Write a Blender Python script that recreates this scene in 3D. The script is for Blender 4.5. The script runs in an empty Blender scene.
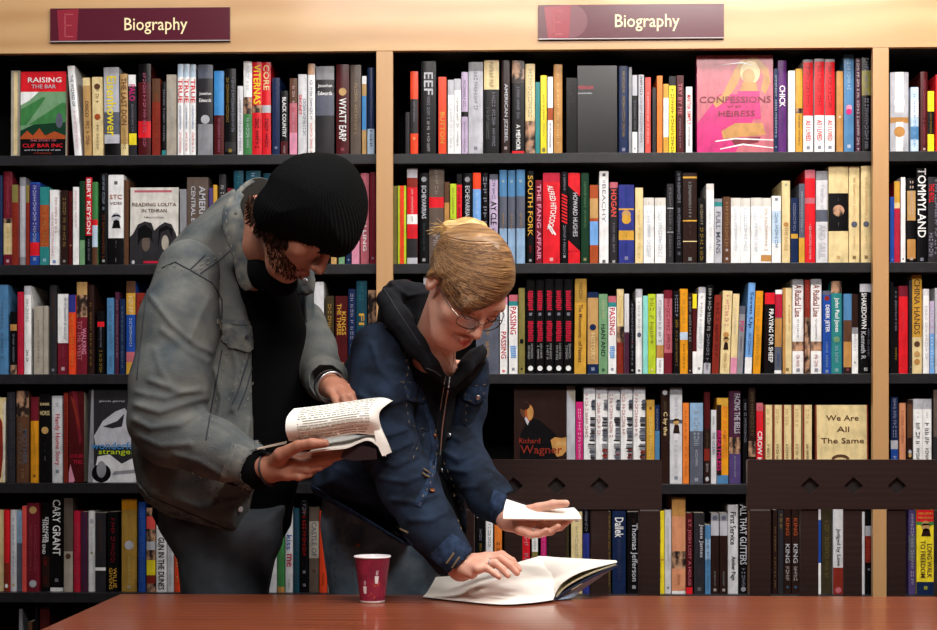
import bpy, bmesh, math, random
import numpy as np
from mathutils import Vector, Matrix
from mathutils.geometry import tessellate_polygon, delaunay_2d_cdt
from mathutils.bvhtree import BVHTree
random.seed(7); rng = np.random.default_rng(5)
COL = bpy.context.scene.collection
# ---------------------------------------------------------------- camera
F = 1500.0; CX = 468.5; HY = 418.0; YAW = math.radians(1.65); CAMZ = 1.116
FW = Vector((-math.sin(YAW), math.cos(YAW), 0)); RT = Vector((math.cos(YAW), math.sin(YAW), 0))
camd = bpy.data.cameras.new('camera'); cam = bpy.data.objects.new('camera', camd); COL.objects.link(cam)
cam.location = (0, 0, CAMZ); cam.rotation_euler = (math.pi/2, 0, YAW)
camd.sensor_width = 36; camd.lens = F/937*36; camd.shift_y = (HY-315)/937; camd.clip_start = .05
bpy.context.scene.camera = cam
def W(px, py, Y):
    "point of the place at distance Y from the camera wall-plane seen in direction px, py"
    d = FW*F + RT*(px-CX) + Vector((0, 0, 1))*(HY-py)
    return Vector((0, 0, CAMZ)) + d*(Y/d.y)
def project(X, Y, Z):
    dep = X*FW.x + Y*FW.y
    return CX + F*(X*RT.x+Y*RT.y)/dep, HY - F*(Z-CAMZ)/dep, dep
# ---------------------------------------------------------------- materials
def lin(h):
    if isinstance(h, str):
        h = h.lstrip('#'); v = [int(h[i:i+2], 16)/255 for i in (0, 2, 4)]
    else: v = h
    return tuple(x/12.92 if x <= .04045 else ((x+.055)/1.055)**2.4 for x in v) + (1,)
MATS = {}
def mat(name, col, rough=.5, spec=.5, coat=0, metal=0, noise=None, bump=None, sss=0, sheen=0):
    if name in MATS: return MATS[name]
    m = bpy.data.materials.new(name); m.use_nodes = True; nt = m.node_tree; b = nt.nodes['Principled BSDF']
    b.inputs['Base Color'].default_value = lin(col); b.inputs['Roughness'].default_value = rough
    b.inputs['Specular IOR Level'].default_value = spec; b.inputs['Coat Weight'].default_value = coat
    b.inputs['Coat Roughness'].default_value = .15
    b.inputs['Metallic'].default_value = metal
    if sss:
        b.inputs['Subsurface Weight'].default_value = sss; b.inputs['Subsurface Scale'].default_value = .01
        b.inputs['Subsurface Radius'].default_value = (1, .35, .2)
    if sheen: b.inputs['Sheen Weight'].default_value = sheen
    tc = nt.nodes.new('ShaderNodeTexCoord')
    if noise:                                   # (scale tuple, second colour, detail, low, high)
        sc, c2, det, lo, hi = noise
        mp = nt.nodes.new('ShaderNodeMapping'); mp.inputs['Scale'].default_value = sc
        n = nt.nodes.new('ShaderNodeTexNoise'); n.inputs['Scale'].default_value = 1; n.inputs['Detail'].default_value = det
        r = nt.nodes.new('ShaderNodeValToRGB'); r.color_ramp.elements[0].position = lo; r.color_ramp.elements[1].position = hi
        r.color_ramp.elements[0].color = lin(col); r.color_ramp.elements[1].color = lin(c2)
        nt.links.new(tc.outputs['Object'], mp.inputs[0]); nt.links.new(mp.outputs[0], n.inputs[0])
        nt.links.new(n.outputs[0], r.inputs[0]); nt.links.new(r.outputs[0], b.inputs['Base Color'])
    if bump:                                    # (scale tuple, strength, distance)
        sc, st, di = bump
        mp = nt.nodes.new('ShaderNodeMapping'); mp.inputs['Scale'].default_value = sc
        n = nt.nodes.new('ShaderNodeTexNoise'); n.inputs['Scale'].default_value = 1; n.inputs['Detail'].default_value = 4
        bp = nt.nodes.new('ShaderNodeBump'); bp.inputs['Strength'].default_value = st; bp.inputs['Distance'].default_value = di
        nt.links.new(tc.outputs['Object'], mp.inputs[0]); nt.links.new(mp.outputs[0], n.inputs[0])
        nt.links.new(n.outputs[0], bp.inputs['Height']); nt.links.new(bp.outputs[0], b.inputs['Normal'])
    MATS[name] = m; return m
def wood(name, c1, c2, grain, rough, coat=0., wave=6, dist=3.0, bumpst=.05):
    if name in MATS: return MATS[name]
    m = bpy.data.materials.new(name); m.use_nodes = True; nt = m.node_tree; b = nt.nodes['Principled BSDF']
    b.inputs['Roughness'].default_value = rough; b.inputs['Coat Weight'].default_value = coat; b.inputs['Coat Roughness'].default_value = .12
    tc = nt.nodes.new('ShaderNodeTexCoord'); mp = nt.nodes.new('ShaderNodeMapping'); mp.inputs['Scale'].default_value = grain
    wv = nt.nodes.new('ShaderNodeTexWave'); wv.inputs['Scale'].default_value = wave; wv.inputs['Distortion'].default_value = dist
    wv.inputs['Detail'].default_value = 3; wv.bands_direction = 'Z' if grain[2] > 1 else 'Y'
    n = nt.nodes.new('ShaderNodeTexNoise'); n.inputs['Scale'].default_value = 9; n.inputs['Detail'].default_value = 6
    mx = nt.nodes.new('ShaderNodeMath'); mx.operation = 'ADD'
    md = nt.nodes.new('ShaderNodeMath'); md.operation = 'MULTIPLY'; md.inputs[1].default_value = .5
    r = nt.nodes.new('ShaderNodeValToRGB'); r.color_ramp.elements[0].color = lin(c1); r.color_ramp.elements[1].color = lin(c2)
    r.color_ramp.elements[0].position = .15; r.color_ramp.elements[1].position = .85
    L = nt.links.new
    L(tc.outputs['Object'], mp.inputs[0]); L(mp.outputs[0], wv.inputs[0]); L(mp.outputs[0], n.inputs[0])
    L(wv.outputs['Fac'], mx.inputs[0]); L(n.outputs[0], mx.inputs[1]); L(mx.outputs[0], md.inputs[0]); L(md.outputs[0], r.inputs[0])
    L(r.outputs[0], b.inputs['Base Color'])
    MATS[name] = m; return m
# ---------------------------------------------------------------- objects
def tag(o, label=None, cat=None, group=None, kind=None):
    if label: o['label'] = label
    if cat: o['category'] = cat
    if group: o['group'] = group
    if kind: o['kind'] = kind
    return o
def empty(name, loc=(0, 0, 0), label=None, cat=None, group=None):
    o = bpy.data.objects.new(name, None); COL.objects.link(o); o.location = loc; o.empty_display_size = .05
    return tag(o, label, cat, group)
def mesh_obj(name, verts, faces, mats, parent=None, fmat=None, smooth=False, world=True):
    me = bpy.data.meshes.new(name); me.from_pydata([tuple(v) for v in verts], [], [tuple(f) for f in faces])
    for m in (mats if isinstance(mats, (list, tuple)) else [mats]): me.materials.append(m)
    if fmat is not None: me.polygons.foreach_set('material_index', list(fmat))
    if smooth: me.polygons.foreach_set('use_smooth', [True]*len(me.polygons))
    me.update()
    o = bpy.data.objects.new(name, me); COL.objects.link(o)
    if parent is not None:
        o.parent = parent
        if world:
            q = parent; off = Matrix.Identity(4)
            while q is not None:
                off = Matrix.LocRotScale(q.location, q.rotation_euler, q.scale) @ off; q = q.parent
            me.transform(off.inverted())
    return o
class MB:
    "collects shapes for ONE mesh"
    def __init__(s): s.v = []; s.f = []; s.m = []
    def add(s, v, f, mi=0):
        n = len(s.v); s.v += [Vector(x) for x in v]; s.f += [tuple(i+n for i in q) for q in f]; s.m += [mi]*len(f)
    def box(s, x0, x1, y0, y1, z0, z1, mi=0, bev=0):
        if bev:
            bm = bmesh.new(); bmesh.ops.create_cube(bm, size=1)
            for v in bm.verts: v.co = Vector((x0+(v.co.x+.5)*(x1-x0), y0+(v.co.y+.5)*(y1-y0), z0+(v.co.z+.5)*(z1-z0)))
            bmesh.ops.bevel(bm, geom=bm.edges[:], offset=bev, segments=2, affect='EDGES', profile=.6)
            bm.verts.index_update(); s.add([v.co.copy() for v in bm.verts], [[v.index for v in f.verts] for f in bm.faces], mi); bm.free(); return
        v = [(x, y, z) for z in (z0, z1) for y in (y0, y1) for x in (x0, x1)]
        s.add(v, [(0, 2, 3, 1), (4, 5, 7, 6), (0, 1, 5, 4), (2, 6, 7, 3), (0, 4, 6, 2), (1, 3, 7, 5)], mi)
    def tube(s, pts, r, n=8, mi=0, cap=True):
        pts = [Vector(p) for p in pts]; rs = r if isinstance(r, (list, tuple)) else [r]*len(pts)
        base = len(s.v); up = Vector((0, 0, 1)); N = None
        for i, p in enumerate(pts):
            t = (pts[min(i+1, len(pts)-1)] - pts[max(i-1, 0)]); t = t.normalized() if t.length > 1e-9 else up
            if N is None:
                N = t.cross(up) if abs(t.dot(up)) < .95 else t.cross(Vector((1, 0, 0)))
            N = (N - t*N.dot(t)); N = N.normalized() if N.length > 1e-6 else t.orthogonal().normalized()
            Bn = t.cross(N)
            for k in range(n):
                a = 2*math.pi*k/n; s.v.append(p + (N*math.cos(a)+Bn*math.sin(a))*rs[i])
        for i in range(len(pts)-1):
            for k in range(n):
                s.f.append((base+i*n+k, base+i*n+(k+1) % n, base+(i+1)*n+(k+1) % n, base+(i+1)*n+k)); s.m.append(mi)
        if cap:
            s.f.append(tuple(base+k for k in range(n))[::-1]); s.m.append(mi)
            s.f.append(tuple(base+(len(pts)-1)*n+k for k in range(n))); s.m.append(mi)
    def lathe(s, prof, c, n=32, mi=0):
        base = len(s.v)
        for (r, z) in prof:
            for k in range(n):
                a = 2*math.pi*k/n; s.v.append(Vector((c[0]+r*math.cos(a), c[1]+r*math.sin(a), c[2]+z)))
        for i in range(len(prof)-1):
            for k in range(n):
                s.f.append((base+i*n+k, base+i*n+(k+1) % n, base+(i+1)*n+(k+1) % n, base+(i+1)*n+k)); s.m.append(mi)
    def plate(s, outline, holes, y0, y1, mi=0):
        "x,z polygon with holes, thick from y0 to y1"
        loops = [outline]+list(holes); pts = [p for l in loops for p in l]
        tris = tessellate_polygon([[Vector((p[0], p[1], 0)) for p in l] for l in loops])
        n = len(pts); v = [(p[0], y0, p[1]) for p in pts]+[(p[0], y1, p[1]) for p in pts]
        f = [tuple(t) for t in tris]+[tuple(i+n for i in t[::-1]) for t in tris]; k = 0
        for l in loops:
            for i in range(len(l)):
                a, b = k+i, k+(i+1) % len(l); f.append((a, b, b+n, a+n))
            k += len(l)
        s.add(v, f, mi)
    def build(s, name, mats, parent=None, smooth=False, world=True):
        o = mesh_obj(name, s.v, s.f, mats, parent, s.m, smooth, world)
        bm = bmesh.new(); bm.from_mesh(o.data); bmesh.ops.recalc_face_normals(bm, faces=bm.faces); bm.to_mesh(o.data); bm.free()
        return o
# ---------------------------------------------------------------- lettering
_fc = {}
def glyphs(txt, shear=0., bold=0.):
    k = (txt, shear, bold)
    if k in _fc: return _fc[k]
    cu = bpy.data.curves.new('t', 'FONT'); cu.body = txt; cu.resolution_u = 2; cu.shear = shear; cu.offset = bold; cu.fill_mode = 'FRONT'
    ob = bpy.data.objects.new('t', cu); COL.objects.link(ob)
    dg = bpy.context.evaluated_depsgraph_get(); me = bpy.data.meshes.new_from_object(ob.evaluated_get(dg))
    v = [(q.co.x, q.co.y) for q in me.vertices]; f = [tuple(p.vertices) for p in me.polygons]
    bpy.data.objects.remove(ob); bpy.data.curves.remove(cu); bpy.data.meshes.remove(me)
    if v:
        x0 = min(a for a, _ in v); x1 = max(a for a, _ in v); y0 = min(b for _, b in v); y1 = max(b for _, b in v)
        v = [((a-x0)/max(x1-x0, 1e-6), (b-y0)/max(y1-y0, 1e-6)) for a, b in v]
    _fc[k] = (v, f); return _fc[k]
def scribble(n, rnd):
    "marks that stand for print too small to read: unit-box strokes"
    v = []; f = []
    x = 0
    while x < n:
        g = rnd.choice((1, 1, 1, .45)) if x else 1
        if g < 1: x += g; continue
        k = rnd.randint(0, 3); w = .28
        qs = [(x+.05, 0, x+.05+w*.8, 1)] if k != 1 else [(x+.1, .0, x+.8, .3), (x+.1, .7, x+.8, 1)]
        if k in (0, 2): qs.append((x+.5, 0 if k == 0 else .3, x+.5+w*.8, 1 if k == 2 else .8))
        if k == 3: qs.append((x+.2, .4, x+.85, .65))
        for a, b, c, d in qs:
            m = len(v); v += [(a/n, b), (c/n, b), (c/n, d), (a/n, d)]; f.append((m, m+1, m+2, m+3))
        x += 1
    return v, f
def sdf_poly(px, py, poly):
    "signed distance (pixels) to a polygon, negative inside"
    P = np.array(poly, np.float32); d = np.full(px.shape, 1e9, np.float32); ins = np.zeros(px.shape, bool)
    for i in range(len(P)):
        a = P[i]; b = P[(i+1) % len(P)]; e = b-a; wx = px-a[0]; wy = py-a[1]
        t = np.clip((wx*e[0]+wy*e[1])/(e@e+1e-9), 0, 1)
        d = np.minimum(d, (wx-e[0]*t)**2+(wy-e[1]*t)**2)
        c = ((a[1] <= py) & (b[1] > py)) | ((b[1] <= py) & (a[1] > py))
        if abs(e[1]) > 1e-9: ins ^= c & (px < a[0]+e[0]*(py-a[1])/e[1])
    d = np.sqrt(d); return np.where(ins, -d, d)
# ---------------------------------------------------------------- the setting
black = mat('black_shelf_laminate', '#1c1b1e', .4, .35, noise=((60, 60, 60), '#232226', 3, .4, .7))
blackb = mat('black_matte_back', '#0c0c0d', .8, .2)
carpet = mat('dark_carpet', '#6a5c54', .95, .1, noise=((90, 90, 90), '#54473f', 5, .3, .7))
plaster = mat('warm_wall_paint', '#6b5f50', .8, .2, noise=((3, 3, 3), '#64594b', 3, .3, .7))
ceilm = mat('ceiling_paint', '#77736b', .9, .2)
def slab(name, *b, m=plaster):
    q = MB(); q.box(*b); o = q.build(name, m); o['kind'] = 'structure'; return o
slab('floor', -3.4, 3.4, -2.2, 4.62, -.1, 0, m=carpet)
slab('ceiling', -3.4, 3.4, -2.2, 4.62, 3.3, 3.4, m=ceilm)
slab('wall_back', -3.4, 3.4, 4.5, 4.62, 0, 3.3)
slab('wall_front', -3.4, 3.4, -2.3, -2.2, 0, 3.3)
slab('wall_left', -3.5, -3.4, -2.2, 4.62, 0, 3.3)
slab('wall_right', 3.4, 3.5, -2.2, 4.62, 0, 3.3)
# ---------------------------------------------------------------- bookcase
SY = 4.0                                   # plane of the book spines
PX = lambda px: W(px, HY, SY).x
PZ = lambda px, py: W(px, py, SY).z
ROWZ = [W(600, y, SY).z for y in (154.2, 264.0, 374.0, 483.6, 593.6, 703)]
maple = wood('maple_veneer', '#b58a5b', '#c79f70', (.55, 1, 2.6), .38, .25, wave=1.6, dist=9)
mapleV = wood('maple_stile', '#b3885a', '#c1986b', (6, 1, .5), .38, .25, wave=1.2, dist=5)
bc = empty('bookcase', (0, 4.2, 0), 'long black bookcase with a pale maple header and maple posts', 'bookcase')
PF = lambda px: W(px, HY, 3.955).x
bays = [(-1.95, PF(376.3)+.012), (PF(392.8)-.012, PF(872.9)+.012), (PF(888.8)-.012, 2.35)]
PF = lambda px: W(px, HY, 3.955).x
posts = [(PF(376.3), PF(392.8)), (PF(872.9), PF(888.8))]
hz0 = W(600, 51.3, 3.975).z; q = MB(); q.box(-1.98, 2.38, 3.955, 3.975, hz0, hz0+.36, bev=.0015); q.build('header_board', maple, bc)
for a, b in posts:
    q = MB(); q.box(a, b, 3.955, 3.975, .08, hz0-.0004, bev=.001); q.build('post', mapleV, bc)
    q = MB(); q.box(a+.0125, b-.0125, 3.9755, 4.27, .08, hz0, 0); q.build('partition', blackb, bc)
for x in (-1.97, 2.37):
    q = MB(); q.box(x-.012, x+.012, 3.9755, 4.27, 0, hz0, 0); q.build('end_panel', black, bc)
q = MB(); q.box(-1.96, 2.36, 4.271, 4.29, 0, hz0+.1); q.build('back_panel', blackb, bc)
q = MB(); q.box(-1.96, 2.36, 3.99, 4.27, hz0+.002, hz0+.02); q.build('top_panel', black, bc)
q = MB(); q.box(-1.96, 2.36, 3.99, 4.01, 0, .08); q.build('plinth', black, bc)
TH = .0265
for i, (a, b) in enumerate(bays):
    for z in ROWZ:
        q = MB(); q.box(a+.002, b-.002, 3.978, 4.27, z-TH, z, bev=.0012); q.build('shelf', black, bc)
# ---------------------------------------------------------------- signs
signm = mat('sign_burgundy', '#531d2b', .2, .35, 0); sign2 = mat('sign_red_panel', '#8a2a38', .2, .35, 0); sign3 = mat('sign_plum', '#6b3a44', .2, .35, 0)
signt = mat('sign_cream_lettering', '#f3dfae', .5); signe = mat('sign_clear_edge', '#a9a0a0', .15, .6, .6); signd = mat('sign_emblem_line', '#a8434c', .4)
def sign(px0, px1, py0, py1, tx0, tx1, ty0, ty1, label, kind):
    Y = 3.948; A = W(px0, py1, Y); B = W(px1, py0, Y); r = empty('hanging_sign', (A.x, 3.954, A.z), label, 'sign', 'category signs on the header')
    q = MB(); q.box(A.x, B.x, Y, 3.9545, A.z, B.z, bev=.0008); q.build('panel', signm, r)
    w = B.x-A.x; h = B.z-A.z
    q = MB(); q.box(A.x, B.x, Y-.0014, Y-.0002, A.z+.001, A.z+.0035); q.build('edge_strip', signe, r)
    q = MB()
    if kind:
        c = [(A.x+w*.165+math.cos(t)*w*.1, A.z+h*.53+math.sin(t)*h*.5) for t in np.linspace(-math.pi/2, math.pi/2, 14)]
        q.plate([(x, min(max(z, A.z+.005), B.z-.001)) for x, z in c]+[(A.x+w*.12, B.z-.001), (A.x+w*.12, A.z+.005)], [], Y-.0006, Y-.0001, 1)
        q.plate([(A.x+w*.03, B.z-h*.06), (A.x+w*.175, B.z-h*.02), (A.x+w*.165, A.z+h*.05), (A.x+w*.05, A.z+h*.05)], [], Y-.0012, Y-.0005, 0)
    else:
        q.plate([(A.x+w*.04, B.z-h*.06), (A.x+w*.16, B.z-h*.02), (A.x+w*.15, A.z+h*.05), (A.x+w*.05, A.z+h*.05)], [], Y-.0012, Y-.0005, 0)
    xx = A.x+w*.105; zz = A.z+h*.5
    for (a, b, c, d) in ((-.012, -.009, -.035, .035), (-.012, .012, .03, .033), (-.012, .008, -.002, .001), (-.012, .012, -.035, -.032)):
        q.box(xx+a*w/.5*1.0, xx+b*w/.5, Y-.0016, Y-.0011, zz+c*h/.1, zz+d*h/.1, 2)
    q.build('emblem', [sign2, sign3, signd], r)
    v, f = glyphs('Biography', 0, .004); a = W(tx0, ty1, Y); b = W(tx1, ty0, Y); q = MB()
    q.add([(a.x+x*(b.x-a.x), Y-.0012, a.z+y*(b.z-a.z)) for x, y in v], f); q.build('lettering', signt, r)
sign(50, 230, 7.0, 42.5, 124.5, 187.5, 17.5, 34.5, 'burgundy Biography sign on the maple header above the left bay', 0)
sign(538.5, 724, 3.5, 40, 615, 679.5, 14, 31.5, 'burgundy Biography sign on the maple header above the middle bay', 1)
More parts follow.
